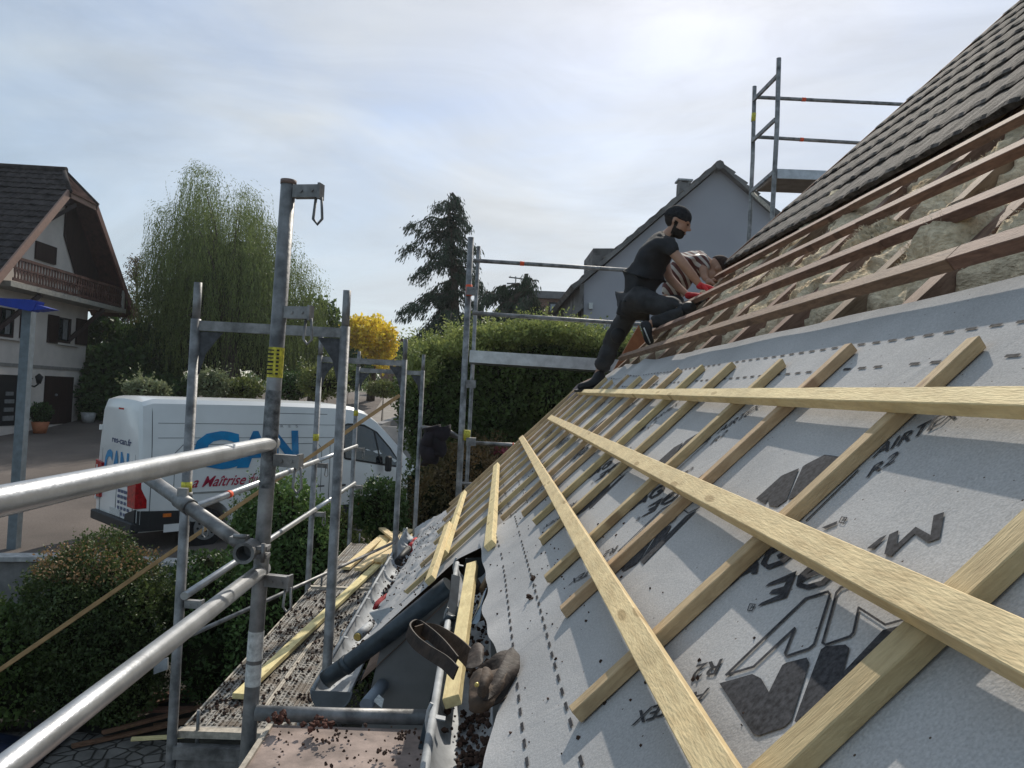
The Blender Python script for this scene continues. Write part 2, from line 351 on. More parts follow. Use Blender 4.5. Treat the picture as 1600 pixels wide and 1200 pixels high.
under = grid('underlay', f_near, 130, 60, FELT, house, True)
SMX = lambda s: interp(s, [-1.42, -1.1, -0.8, 0.36, 0.6, 0.87], [7.75, 7.1, 6.35, 6.42, 6.05, 5.6])
NRE = lambda s: interp(s, [-0.62, -0.45], [3.74, 3.46])
def f_far(u, v):
    y_ = lerp(3.7, 7.5, u); s = lerp(interp(y_, [3.7, 4.4, 5.2, 6.0, 7.5], [-1.19, -1.25, -1.22, -1.17, -1.36]) + 0.02 * nz(u * 14, 1, 1), 0.868 + 0.008 * nz(u * 9, 2, 2), v); y = lerp(NRE(s), SMX(s), u); return P(s, y, hm(s, y, True) - 0.003)
grid('underlay', f_far, 110, 110, FELT, house, True)

# printing on the underlay, laid 1 mm proud of the sheet
def on_sheet(s, y): return P(s, y, hm(s, y, y > 3.5) + 0.0022)
def decal(name, polys, dy, parent=under):
    bm = bmesh.new()
    for pl in polys:
        f = bm.faces.new([bm.verts.new((s, y, 0)) for s, y in pl])
    bmesh.ops.triangulate(bm, faces=bm.faces[:])
    for _ in range(3):
        es = [e for e in bm.edges if e.calc_length() > 0.03]
        if es: bmesh.ops.subdivide_edges(bm, edges=es, cuts=1); bmesh.ops.triangulate(bm, faces=bm.faces[:])
    for v in bm.verts: v.co = on_sheet(v.co.x, v.co.y + dy)
    me = bpy.data.meshes.new(name); bm.to_mesh(me); bm.free()
    return link(name, me, INK, parent)
def stroke(pts, w, closed=False):        # thick polyline in photo pixels -> quads in roof coordinates
    out_ = []; n_ = len(pts)
    for i in range(n_ if closed else n_ - 1):
        a = Vector((*pts[i],)); b = Vector((*pts[(i + 1) % n_],)); d = (b - a)
        if d.length < 1e-4: continue
        d.normalize(); p = Vector((-d.y, d.x)) * w / 2; a2, b2 = a - d * w * 0.3, b + d * w * 0.3
        out_.append([sy(*q) for q in (a2 + p, b2 + p, b2 - p, a2 - p)])
    return out_
def px(pts, ox, oy, k): return [(ox + x / k, oy + y / k) for x, y in pts]
R1 = lambda p: px(p, 1120, 780, 4.21)
solid = lambda p: [[sy(*q) for q in p]]
logo_low = solid([(1126, 1070), (1177, 1055), (1191, 1062), (1203, 1083), (1224, 1041), (1231, 1037), (1262, 1029), (1266, 1037), (1238, 1127), (1226, 1138), (1186, 1151), (1178, 1148)]) \
    + solid([(1284, 1016), (1291, 1011), (1322, 1008), (1328, 1014), (1319, 1052), (1380, 985), (1420, 975), (1262, 1150), (1243, 1128)])
logo_out = stroke(R1([(70, 1165), (590, 660), (735, 612), (748, 630), (645, 960), (610, 990), (465, 1040), (455, 1020), (520, 855), (250, 1110)]), 3.6, True) \
    + stroke(R1([(930, 540), (820, 585), (790, 620), (700, 950), (720, 962), (880, 905), (900, 880), (935, 715), (1110, 828), (1300, 775)]), 3.6)
word = solid(R1([(535, 478), (465, 655), (275, 715), (300, 690), (430, 632), (350, 632), (372, 605), (448, 582), (468, 545), (325, 585), (350, 560)])) \
    + stroke(R1([(765, 425), (700, 425), (620, 460), (555, 520), (545, 570), (600, 585), (700, 555), (765, 495), (775, 455)]), 7.5) + stroke(R1([(700, 475), (620, 505), (545, 550)]), 6) \
    + stroke(R1([(500, 335), (420, 320), (345, 360), (312, 430), (345, 455), (430, 425), (495, 370)]), 7.0) + stroke(R1([(415, 385), (490, 348)]), 7) \
    + solid(R1([(265, 385), (280, 430), (270, 497), (232, 500), (235, 478), (160, 515), (110, 565), (65, 582)])) \
    + solid(R1([(1430, 112), (1500, 88), (1470, 262), (1390, 290), (1305, 232), (1205, 325), (1150, 380), (1105, 365), (1138, 238), (1200, 208), (1188, 300), (1312, 185), (1410, 240)])) \
    + solid(R1([(1125, 238), (1080, 258), (990, 330), (1040, 330), (1085, 285)])) + solid(R1([(802, 152), (795, 175), (725, 205), (700, 195)])) \
    + stroke(R1([(865, 130), (840, 165), (812, 160), (830, 125)]), 1.3, True) + stroke(R1([(262, 700), (240, 742), (210, 740), (225, 697)]), 1.3, True) \
    + stroke(R1([(832, 152), (845, 132), (855, 140), (838, 147)]), 1.1) + stroke(R1([(228, 730), (245, 708), (250, 720), (232, 722)]), 1.1)
R2_ = lambda p: px(p, 1050, 600, 4.0)
logo_up = solid(R2_([(530, 722), (690, 580), (800, 532), (720, 733), (660, 775), (612, 765), (606, 728), (586, 755)])) + solid(R2_([(822, 524), (840, 510), (960, 448), (1010, 455), (1100, 470), (760, 720), (728, 732)])) \
    + solid(R2_([(1190, 492), (1110, 530), (1040, 600), (1150, 540), (1185, 515)])) + stroke(R2_([(1170, 545), (845, 862)]), 1.8)
def affine(O, U, V):
    so_, su, sv = sy(*O), sy(*U), sy(*V)
    return lambda u, v, dy=0.0: on_sheet(so_[0] + (su[0] - so_[0]) * u + (sv[0] - so_[0]) * v, so_[1] + (su[1] - so_[1]) * u + (sv[1] - so_[1]) * v + dy)
words = [('AIRTEX', (1363, 718), (1497, 652), (1377, 697)), ('R2', (1354, 749), (1398, 722), (1367, 729)),
         ('R2', (1132, 1031), (1091, 1041), (1120, 1056)), ('AIRTEX', (1112, 1076), (1000, 1112), (1099, 1102))]
for k in range(6):
    dy = 0.82 * k
    lg = decal('logo', logo_low, dy); decal('logo', logo_out, dy); decal('logo', logo_up, dy); decal('lettering', word, dy)
    for tx, O, U, V in words:
        af = affine(O, U, V); text_on('lettering', tx, lambda u, v: af(u, v, dy), INK, under, bold=0.012)
# dashed lap lines
for s_, ya, yb in ((0.722, -1.0, 5.4), (0.634, -1.0, 5.4), (-0.25, -1.0, 3.45), (-0.345, -1.0, 3.45), (-0.27, 3.5, 6.2), (-0.17, 3.5, 6.2)):
    bm = bmesh.new(); y = ya
    while y < yb:
        w_ = 0.0032; L_ = 0.032
        if random.random() > 0.05: bm.faces.new([bm.verts.new(on_sheet(a, b)) for a, b in ((s_ - w_, y), (s_ + w_, y), (s_ + w_, y + L_), (s_ - w_, y + L_))])
        y += 0.066
    me = bpy.data.meshes.new('dashed_line'); bm.to_mesh(me); bm.free(); link('dashed_line', me, INK, under)

# counter-battens nailed up the slope
CB = [(0.75, -0.24, 0.66), (1.20, -0.222, 0.64), (1.665, -0.182, 0.668), (1.99, -0.195, 0.645), (2.43, -0.17, 0.662), (2.785, -0.163, 0.675), (3.13, -0.20, 0.68), (3.46, -0.30, 0.65), (3.84, -0.93, 0.66),
      (4.28, -0.88, 0.69), (4.70, -0.82, 0.66), (5.10, -0.82, 0.70), (5.50, -0.80, 0.68), (5.88, -0.79, 0.66), (6.22, -0.78, 0.60)]
for i, (y, a, b) in enumerate(CB):
    y, a, b = y * 1.0455 - 0.015, a * 1.04, b * 1.04
    j = random.uniform(-0.012, 0.012)
    o = plank('counter_batten', P(a, y, 0.014), P(b, y + j, 0.014), 0.030 if i else 0.044, 0.023, NRM, WOODB, house, rough_end=0.006)
# rafters, old tile battens
for k in range(-4, 12):
    y = 0.87 + 0.427 * k
    plank('rafter', P(0.5, y, -0.066), P(2.9, y, -0.066), 0.065, 0.125, NRM, RAFW, house)
for k, (s_, l_) in enumerate(((0.890, 0.060), (1.133, 0.058), (1.43, 0.044), (1.765, 0.026))):
    plank('tile_batten', P(s_, -1.3, l_), P(s_ + 0.004, 1.5 + 0.6 * k, l_), 0.045, 0.030, NRM, OLDW, house)
    plank('tile_batten', P(s_ + 0.004, 1.504 + 0.6 * k, l_ - 0.001), P(s_, 5.25, l_ - 0.001), 0.045, 0.030, NRM, OLDW, house)
WOOL = mat('mineral_wool', (0.92, 0.78, 0.56), 1.0, scale=30, col2=(0.46, 0.37, 0.25), bump=1.0, bscale=60, stretch=(2.2, 0.9, 2.2), spec=0.05, detail=9)
def wool_h(s, y):
    bay = ((y - 0.87) / 0.427) % 1.0; e = min(bay, 1 - bay)
    base = -0.032 + 0.07 * fbm(s * 4.0 + 4, y * 2.8, 3, 5) + 0.020 * fbm(s * 17, y * 15, 1)
    base += 0.085 * max(0, 1 - ((s - 1.64) / 0.16) ** 2) * max(0, 1 - ((y - 1.45) / 0.55) ** 2)
    base += 0.075 * max(0, 1 - ((s - 1.14) / 0.11) ** 2) * max(0, 1 - ((y - 1.92) / 0.2) ** 2)
    base += 0.085 * max(0, 1 - ((s - 1.42) / 0.13) ** 2) * max(0, 1 - ((y - 1.35) / 0.6) ** 2)
    if e < 0.09: base = min(base, -0.02)
    if s < 0.97: base -= (0.97 - s) * 0.9
    return base
bays = []
for k in range(-4, 11):
    y0 = 0.87 + 0.427 * k + 0.034; y1 = y0 + 0.427 - 0.068
    if y0 > 5.3: continue
    grid('insulation', lambda u, v: P(lerp(0.80, 2.25, v), lerp(y0, min(y1, 5.45), u), wool_h(lerp(0.80, 2.25, v), lerp(y0, y1, u))), 26, 90, WOOL, house, True)
# fluffy edges pulled up over the battens
for k, (s_, y_, ls, ly, h_) in enumerate(((1.47, 1.42, 0.13, 0.34, 0.075), (1.66, 1.50, 0.12, 0.30, 0.08), (1.88, 1.75, 0.05, 0.12, 0.075), (1.84, 2.15, 0.05, 0.12, 0.06), (1.15, 1.93, 0.09, 0.15, 0.03), (1.40, 0.95, 0.10, 0.2, 0.06), (1.16, 1.30, 0.06, 0.10, 0.02), (1.38, 2.6, 0.05, 0.2, 0.02), (1.35, 3.4, 0.06, 0.2, 0.02))):
    def tuft(u, v):
        a, c = (u - 0.5) * 2, (v - 0.5) * 2; w = max(0, 1 - a * a) ** 0.5 * max(0, 1 - c * c) ** 0.5
        return P(s_ + ls * a + 0.02 * nz(a * 4, c * 5, k), y_ + ly * c + 0.03 * nz(a * 4, c * 4, k + 3), -0.07 + w * (0.07 + h_) * (1 + 0.35 * fbm(a * 3, c * 4, k)) + 0.026 * fbm(a * 11, c * 9, k))
    grid('insulation_tuft', tuft, 34, 46, WOOL, house, True)
FIB = mat('wool_fibre', (0.86, 0.78, 0.60), 1.0, scale=20, col2=(0.55, 0.47, 0.34), trans=0.3)
fv, ff = [], []
def fibre(p, n_, ln):
    d = (SL * random.gauss(0, 0.5) + YA * random.gauss(0, 1.0) + NRM * random.uniform(0.0, 0.8)).normalized(); w_ = n_.cross(d); 
    if w_.length < 1e-3: return
    w_.normalize(); k = len(fv); c = p + d * ln * 0.5 + NRM * ln * 0.12; e = p + d * ln; wd = 0.0006
    fv.extend([p - w_ * wd, p + w_ * wd, c + w_ * wd, c - w_ * wd, e]); ff.extend([(k, k + 1, k + 2, k + 3), (k + 3, k + 2, k + 4)])
for o_ in [x for x in house.children if x.name.startswith('insulation')]:
    for v_ in o_.data.vertices:
        q = NRM.dot(v_.co) + H
        if q > -0.045 and random.random() < (0.22 if 'tuft' not in o_.name else 0.8):
            for _ in range(4): fibre(v_.co + Vector((random.gauss(0, 0.006), random.gauss(0, 0.01), 0)), NRM, random.uniform(0.006, 0.022))
me = bpy.data.meshes.new('insulation_fibres'); me.from_pydata(fv, [], ff); tag(link('insulation_fibres', me, FIB, house), kind='stuff')
VOID = mat('attic_boards', (0.075, 0.048, 0.036), 0.9, var=0.3)
b = MB(); b.poly([P(0.6, -1.3, -0.14), P(2.9, -1.3, -0.14), P(2.9, 5.3, -0.14), P(0.6, 5.6, -0.14)]); b.build('ceiling_board', VOID, house)

# concrete tiles
TILE = mat('anthracite_tile', (0.115, 0.100, 0.090), 0.85, var=0.45, scale=14, bump=0.8, bscale=110, spec=0.18)
def vE(s): return 5.46 - 0.17 * (s - 1.93) + 0.02 * nz(s * 9, 1, 1)
TV, TF = [], []
for k in range(22):
    s0 = 1.93 + 0.27 * k; ye = vE(s0); n_ = 300; base = len(TV); ncol = n_ + 1
    for j in range(ncol):
        y = lerp(-1.6, ye, j / n_); q = math.floor((y + (0.15 if k % 2 else 0)) / 0.30)
        rs = 0.012 * nz(q * 3.3, k * 5.1, 0) + 0.004 * nz(y * 30, k, 3); rl = 0.006 * nz(q * 7.7, k * 3.7, 5)
        w_ = 0.007 * abs(math.sin(math.pi * (y + (0.15 if k % 2 else 0)) / 0.15)) + rl + 0.003 * nz(y * 25, k * 3, 8)
        for ds, l in ((0.0, 0.022), (-0.006, 0.040 + w_), (0.012, 0.047 + w_), (0.14, 0.040 + w_), (0.285, 0.030 + w_)): TV.append(P(s0 + ds + rs, y, l))
    for j in range(n_):
        for c in range(4): a = base + j * 5 + c; TF.append((a, a + 5, a + 6, a + 1))
me = bpy.data.meshes.new('roof_tiles'); me.from_pydata(TV, [], TF); o = link('roof_tiles', me, TILE, house)
# verge boards and gable
b = MB(); b.extrude([P(1.9, vE(1.9) - 0.03, 0.05), P(7.9, vE(7.9) - 0.03, 0.05), P(7.9, vE(7.9) - 0.03, -0.15), P(1.9, vE(1.9) - 0.03, -0.15)], (0, 0.025, 0)); b.build('barge_board', RUSTW, house)
b = MB()
b.extrude([P(-1.25, 6.2, -0.16), P(0.86, 5.55, -0.16), P(0.86, 5.55, -0.16) * 1 + Vector((0, 0, -4.0)), Vector((-0.36, 6.2, -4.2))], (0, -0.2, 0))
b.extrude([P(0.86, 5.4, -0.16), P(7.9, 4.3, -0.16), Vector((5.7, 4.3, -4.2)), Vector((0.9, 5.4, -4.2))], (0, -0.2, 0))
b.build('wall', GREYW, house)
b = MB(); b.abox(-0.26, -0.06, 3.72, 6.1, -4.2, -1.28); b.build('wall', GREYW, house)
b = MB(); b.abox(0.16, 0.36, -2.0, 3.60, -4.2, -0.95); b.build('wall', GREYW, house)
b = MB(); b.extrude([(-0.50, 3.62, -1.62), (0.2, 3.62, -1.62), (0.2, 3.62, -0.62), (-0.42, 3.62, -1.19)], (0, 0.05, 0)); b.extrude([(-0.42, 3.70, -4.2), (0.3, 3.70, -4.2), (0.3, 3.70, -1.6), (-0.42, 3.70, -1.6)], (0, 0.05, 0)); b.build('cladding_panel', DKGREY, house)
b = MB(); b.poly([P(-1.3, 3.6, -0.10), P(-0.05, 3.6, -0.10), P(-0.05, 6.1, -0.10), P(-1.3, 6.1, -0.10)]); b.poly([P(-0.4, -1.3, -0.12), P(0.7, -1.3, -0.12), P(0.7, 3.6, -0.12), P(-0.4, 3.6, -0.12)]); b.build('sarking_board', RAFW, house)
# orange board standing at the verge behind the worker
b = MB(); b.extrude([at(948, 598, 5.75), at(1003, 586, 5.75), at(1012, 545, 5.75), at(998, 508, 5.75), at(975, 548, 5.75)], (0, 0.02, 0)); b.build('verge_panel', mat('orange_osb', (0.36, 0.15, 0.07), 0.8, scale=20), house)

FLAP = mat('underlay_back', (0.075, 0.065, 0.085), 0.9, var=0.25, scale=14, bump=0.3)
def flap(u, v):
    a = at(868, 650, 6.25).lerp(at(918, 606, 5.95), u); c = at(846, 660, 6.9).lerp(at(902, 592, 6.6), u); return a.lerp(c, v) + Vector((0, 0, 0.03 * nz(u * 5, v * 4, 2) - 0.06 * v * v))
grid('loose_underlay_flap', flap, 20, 14, FLAP, house)
def half_round(name, cx, cz, r, y0, y1, m, parent, capnear, step, a0=0.0):
    b = MB(); n_ = 14; th = 0.004
    prof = [(cx - r * math.cos(math.pi * i / n_), cz - r * math.sin(math.pi * i / n_)) for i in range(n_ + 1)] 
    prof2 = [(cx - (r - th) * math.cos(math.pi * i / n_), cz - (r - th) * math.sin(math.pi * i / n_)) for i in range(n_ + 1)]
    ny = 30; loop = prof + list(reversed(prof2)); rings = [[b.bm.verts.new((x, lerp(y0, y1, j / ny), z + 0.003 * nz(j * 0.4, cx, 1))) for x, z in loop] for j in range(ny + 1)]
    for p, q in zip(rings, rings[1:]):
        for i in range(len(loop)): f = b.bm.faces.new((p[i], p[(i + 1) % len(loop)], q[(i + 1) % len(loop)], q[i])); f.smooth = True
    g = b.build('gutter', m, parent)
    b = MB(); b.tube([(cx - r, y, cz + 0.002) for y in (y0, (y0 + y1) / 2, y1)], 0.0105, 12); b.build('rolled_bead', m, g)
    if capnear:
        b = MB(); b.extrude([(cx - (r + 0.004) * math.cos(math.pi * i / 16), y0 - 0.006, cz - (r + 0.004) * math.sin(math.pi * i / 16)) for i in range(17)], (0, 0.005, 0))
        b.tube([(cx - (r + 0.005) * math.cos(math.pi * i / 16), y0 - 0.003, cz - (r + 0.005) * math.sin(math.pi * i / 16)) for i in range(17)], 0.005, 6); b.build('end_cap', mat('end_cap_zinc', (0.16, 0.175, 0.19), 0.45, 0.3), g)
    y = y0 + 0.35
    while y < y1:
        b = MB(); b.tube([(cx - (r + 0.014) * math.cos(math.pi * i / 12 - 0.5), y, cz - (r + 0.012) * math.sin(math.pi * i / 12 - 0.5)) for i in range(14)], 0.005, 6)
        b.beam((cx - r - 0.005, y, cz + 0.010), (cx - r + 0.03, y, cz + 0.004), 0.022, 0.003, (0, 0, 1)); b.build('bracket', m, g); y += step
    return g
half_round('gutter', -0.632, -1.385, 0.088, 3.60, 8.0, ZINC, house, True, 0.42)
g2 = half_round('gutter', -0.01, -0.768, 0.072, -1.0, 3.56, ZINC, house, False, 0.83)
b = MB(); b.extrude([at(727, 873, 3.58), at(762, 870, 3.58), at(764, 915, 3.58), at(722, 925, 3.58)], (0, 0.01, 0)); b.build('end_plate', mat('black_flashing', (0.03, 0.034, 0.036), 0.4, 0.3), house)
b = MB(); b.extrude([at(577, 958, 4.0), at(609, 949, 4.0), at(641, 955, 4.0), at(628, 972, 3.95), at(598, 987, 3.95)], (0, 0.01, 0.003)); b.build('flashing', ZINC, house)
b = MB(); b.tube([at(508, 1063, 3.66), at(520, 1053, 3.66), at(541, 1039, 3.64), at(620, 981, 3.58), at(702, 914, 3.52)], 0.041, 20); b.tube([at(538, 1042, 3.64), at(546, 1035, 3.635)], 0.044, 20); b.build('downpipe', DZINC, house)
b = MB(); pp = [at(712, 900, 2.82), at(706, 960, 2.68), at(700, 985, 2.6), at(692, 1040, 2.52), at(680, 1090, 2.45), at(668, 1140, 2.4), at(662, 1168, 2.37), at(668, 1180, 2.35)]
for p, q in zip(pp, pp[1:]): b.beam(p, q + (q - p) * 0.1, 0.032, 0.008, (0.3, -1, 0.4))
b.tube([at(690, 975, 2.66), at(700, 964, 2.64), at(714, 966, 2.66)], 0.009, 8); b.build('strap', DZINC, house)
# ================================================================== loose battens and things lying about
def loose(label, a, b, w=0.045, t=0.028, nrm=NRM, m=WOOD, **k):
    o = plank('batten', a, b, w, t, nrm, m, None, **k)
    return tag(o, label, 'batten', 'loose pine battens')
T2 = 0.039
loose('long pale batten lying across the tops of the counter-battens, the highest loose one', P(0.565, 5.75, T2), P(0.4835, 0.62, T2), 0.036, 0.026)
h2a, h2b = sy(857, 650, 0.06), sy(1640, 1026, 0.06)
loose('thick yellowish pine batten with a screw head, running down to the right edge', P(h2a[0], min(h2a[1], 5.9), T2), P(h2b[0], h2b[1], T2 + 0.004), 0.044, 0.03)
h3a, h3b = sy(813, 682, 0.055), sy(1112, 1200, 0.055)
d3 = Vector((h3b[0] - h3a[0], h3b[1] - h3a[1]))
loose('long pine batten slanting steeply down the middle of the underlay to the bottom edge', P(h3a[0], h3a[1], T2), P(h3b[0] + 0.0, h3b[1] - 0.15, T2 + 0.006), 0.042)
loose('short upright-looking batten ending above the folded underlay, left of the steeply slanting long batten', P(-0.27, 5.9, T2), P(-0.372, 3.05, T2), 0.044)
loose('narrow batten leaning down to the dark downpipe over the low eave', P(-0.61, 6.05, T2), P(-0.675, 3.9, T2), 0.04)
loose('bright batten piece lying under the narrow batten above the downpipe', P(-0.66, 4.6, T2 + 0.03), P(-0.70, 3.35, T2 + 0.02), 0.042)
loose('short bright batten lying along the upper gutter above the leather tool pouch', at(738, 883, 3.15), at(706, 1097, 1.93), 0.043, 0.028, Vector((-0.35, 0, 1)))
ZD = -1.665
def dk(x, y, z=ZD): return atz(x, y, z)
loose('long dusty batten lying lengthwise on the perforated scaffold deck', dk(372, 1088), dk(607, 866), 0.065, 0.03, Vector((0, 0, 1)))
for (a, b_, z, lb) in (((540, 888), (598, 838), 0, 'outer batten offcut of the pile on the far deck, beside the deck edge'), ((560, 890), (640, 828), 0.03, 'batten offcut on top of the pile on the far deck'),
                       ((575, 880), (612, 832), 0.0, 'middle batten offcut of the pile on the far deck'), ((597, 826), (636, 856), 0.06, 'batten offcut lying crossways on the pile on the far deck'),
                       ((590, 876), (648, 836), 0.05, 'innermost batten offcut of the pile, nearest the low gutter')):
    o = plank('batten', dk(*a, ZD + z), dk(*b_, ZD + z), 0.08, 0.028, (0, 0, 1), WOOD); tag(o, lb, 'batten', 'batten offcuts piled on the far deck')
# a thin batten leaning against the scaffold
o = plank('leaning_batten', at(-40, 1074, 4.9), at(624, 618, 6.62), 0.028, 0.03, (0, -1, 0), wood('leaning_pine', (0.46, 0.33, 0.14), (0.30, 0.2, 0.08))); tag(o, 'very long thin batten leaning diagonally behind the scaffold posts and across the van', 'batten')
c_ = P(*sy(1443, 918, T2 + 0.016), T2 + 0.0165); t = thing('screw', 'shiny screw head in the thick yellowish batten', 'screw', c_); MB().tube([c_, c_ + NRM * 0.0015], 0.0045, 14).build('screw_head', ZINC, t)
# clods of moss and dirt
def clods(name, label, pts, r0, r1, parent=None):
    b = MB()
    for p in pts: b.clod(p, random.uniform(r0, r1))
    o = b.build(name, CLOD, parent); return tag(o, label, 'debris', kind='stuff')
pts = []
while len(pts) < 150:
    s_, y_ = random.uniform(-0.42, 0.2), random.uniform(0.9, 4.5)
    if random.random() < math.exp(-abs(s_ + 0.2) * 7): pts.append(P(s_, y_, hm(s_, y_) + 0.001))
clods('dirt_crumbs', 'brown crumbs of dirt scattered over the lower part of the grey underlay', pts, 0.0015, 0.0045)
pts = [P(random.uniform(-1.36, -0.75), random.uniform(3.7, 6.2), 0.012) for _ in range(260)]
clods('dirt_crumbs', 'brown crumbs of dirt over the wrinkled underlay at the low eave', pts, 0.002, 0.006)
pts = []
for _ in range(900):
    y_ = random.uniform(3.95, 6.6); x_ = random.uniform(-1.40, -0.76)
    if fbm(x_ * 3, y_ * 3, 9) > -0.25: pts.append((x_, y_, -1.69))
clods('moss_debris', 'moss and dirt scattered over the perforated scaffold deck', pts, 0.004, 0.013)
pts = []
for _ in range(6):
    c = dk(random.uniform(430, 650), random.uniform(1132, 1195), -1.05)
    pts += [c + Vector((random.gauss(0, 0.014), random.gauss(0, 0.014), 0.003)) for _ in range(9)]
pts += [dk(random.uniform(430, 660), random.uniform(1130, 1198), -1.055) for _ in range(60)]
clods('moss_debris', 'small dark clods scattered over the dirty plywood deck in front', pts, 0.002, 0.007)
for c_, r_, lb in (((436, 1122), 0.035, 'reddish moss clump against the cross tube, nearest the thick post'), ((498, 1128), 0.04, 'bigger reddish moss clump on the cross tube, in the middle of the plywood edge')):
    c = atz(*c_, -1.03); b = MB()
    for _ in range(26): b.clod(c + Vector((random.gauss(0, r_ * 0.5), random.gauss(0, r_ * 0.4), random.gauss(0, r_ * 0.2))), random.uniform(0.004, 0.014))
    tag(b.build('moss_clump', mat('red_moss', (0.12, 0.05, 0.035), 0.95, var=0.4, scale=60)), lb, 'moss clump')
pts = []
for _ in range(520):
    y_ = random.uniform(1.2, 2.05) if random.random() < 0.75 else random.uniform(2.2, 3.4)
    a = random.gauss(0.5, 0.5); pts.append((-0.01 + 0.06 * math.sin(a), y_, -0.768 - 0.058 * math.cos(a)))
clods('gutter_debris', 'dark moss debris lying in the upper gutter below the leather pouch', pts, 0.0025, 0.011)
for (x_, y_, lb) in ((829, 935, 'lone brown clod lying on the underlay right of the steel tool'), (834, 904, 'small brown clod on the dashed line of the underlay')):
    c = P(*sy(x_, y_), 0.004); b = MB()
    for _ in range(9): b.clod(c + Vector((random.gauss(0, 0.004), random.gauss(0, 0.008), random.gauss(0, 0.003))), random.uniform(0.003, 0.008))
    tag(b.build('clod', CLOD), lb, 'clod')
pts = [(-0.632 + random.uniform(-0.02, 0.075), random.uniform(4.2, 8), -1.41 - 0.03) for _ in range(90)]
clods('gutter_debris', 'dark debris along the inner side of the low gutter', pts, 0.006, 0.02)

# canister, hand tools and marker in the low gutter
t = thing('spray_can', 'silver canister with a brass end lying in the low gutter above the downpipe', 'can', at(560, 990, 4.1))
a_, b_ = at(559, 995, 4.02), at(577, 978, 4.2)
MB().tube([a_, b_], 0.024, 20).build('can_body', ZINC, t); d_ = (b_ - a_).normalized()
MB().tube([a_ - d_ * 0.012, a_ + d_ * 0.001], [0.018, 0.021], 20).build('lid', BRASS, t); MB().tube([b_, b_ + d_ * 0.05], [0.022, 0.014], 16).build('nozzle', DKSTEEL, t)
t = thing('glove', 'crumpled red and dark work glove in the low gutter beside the wrinkled underlay', 'glove', at(598, 942, 4.7))
b = MB(); b.tube([at(584, 951, 4.5), at(592, 944, 4.6), at(600, 938, 4.72), at(606, 931, 4.8)], [0.008, 0.026, 0.03, 0.018], 12); b.build('glove_palm', mat('red_knit', (0.30, 0.015, 0.02), 0.85, bump=0.4), t)
b = MB(); b.tube([at(604, 931, 4.8), at(609, 923, 4.88)], [0.018, 0.014], 10); b.tube([at(601, 929, 4.8), at(600, 922, 4.84)], 0.009, 8); b.build('cuff', BLACK, t)
t = thing('caulking_gun', 'red and black hand tool lying at the gutter edge by the far wrinkled underlay', 'tool', at(645, 852, 6.4))
MB().tube([at(640, 858, 6.25), at(650, 845, 6.5)], 0.03, 14).build('barrel', RED, t); MB().tube([at(655, 838, 6.6), at(660, 832, 6.7)], 0.016, 12).build('tip', RED, t)
b = MB(); b.tube([at(622, 878, 5.9), at(630, 866, 6.05), at(638, 858, 6.2)], [0.03, 0.022, 0.03], 10); b.build('handle', BLACK, t); MB().tube([at(650, 845, 6.5), at(656, 838, 6.6)], 0.02, 10).build('collar', BLACK, t)

# steel snips/hammer tacker in the upper gutter
t = thing('sheet_metal_tool', 'steel and wood hand tool jammed between the batten and the underlay above the pouch', 'tool', at(765, 930, 2.75))
b = MB(); b.extrude([at(735, 975, 2.6), at(748, 950, 2.62), at(756, 925, 2.7), at(770, 908, 2.8), at(782, 905, 2.8), at(772, 925, 2.75), at(760, 938, 2.7), at(745, 975, 2.6)], (0.01, 0.012, 0.012)); b.build('blade', mat('shiny_steel', (0.3, 0.34, 0.38), 0.3, 0.8), t)
b = MB(); b.tube([at(745, 965, 2.66), at(757, 955, 2.7), at(768, 942, 2.76), at(776, 928, 2.82)], [0.016, 0.03, 0.034, 0.02], 12); b.build('drum', LEATH2, t)
b = MB(); b.tube([at(752, 922, 2.9), at(762, 903, 2.96), at(772, 897, 3.0)], 0.011, 10); b.tube([at(772, 897, 3.0), at(781, 900, 2.95), at(778, 910, 2.9)], 0.006, 8); b.build('handle', mat('worn_wood', (0.25, 0.17, 0.10), 0.7), t)
b = MB(); b.tube([at(742, 905, 3.0), at(748, 915, 2.95), at(744, 925, 2.9)], 0.012, 8); b.build('hook', LEATH, t)

# leather tool belt with pouch
t = thing('tool_pouch', 'worn brown leather tool pouch with belt lying over the upper gutter under the short batten', 'tool pouch', at(770, 1080, 1.680))
def sheetpx(name, rows, m, parent, thick=0.004):
    """rows: lists of (px, py, Y) giving a bent leather sheet"""
    vs = [at(*q) for r_ in rows for q in r_]; nv = len(rows[0]); fs = [(i * nv + j, (i + 1) * nv + j, (i + 1) * nv + j + 1, i * nv + j + 1) for i in range(len(rows) - 1) for j in range(nv - 1)]
    me = bpy.data.meshes.new(name); me.from_pydata(vs, [], fs); o = link(name, me, m, parent)
    so_ = o.modifiers.new('s', 'SOLIDIFY'); so_.thickness = thick; so_.offset = 0; sb = o.modifiers.new('u', 'SUBSURF'); sb.levels = sb.render_levels = 2
    evaluated(o)
    for v in o.data.vertices: v.co += Vector((nz(v.co.x * 30, v.co.y * 30, v.co.z * 30), nz(v.co.x * 30, v.co.y * 30, 5), nz(v.co.x * 28, v.co.z * 28, 9))) * 0.006 + (v.co * 0 + Vector((0.2, -0.6, 0.7))) * 0.009 * (0.5 - abs(nz(v.co.x * 22, v.co.y * 16, v.co.z * 22)) * 2)
    if not o.data.materials: o.data.materials.append(m)
    for p in o.data.polygons: p.use_smooth = True
    return o
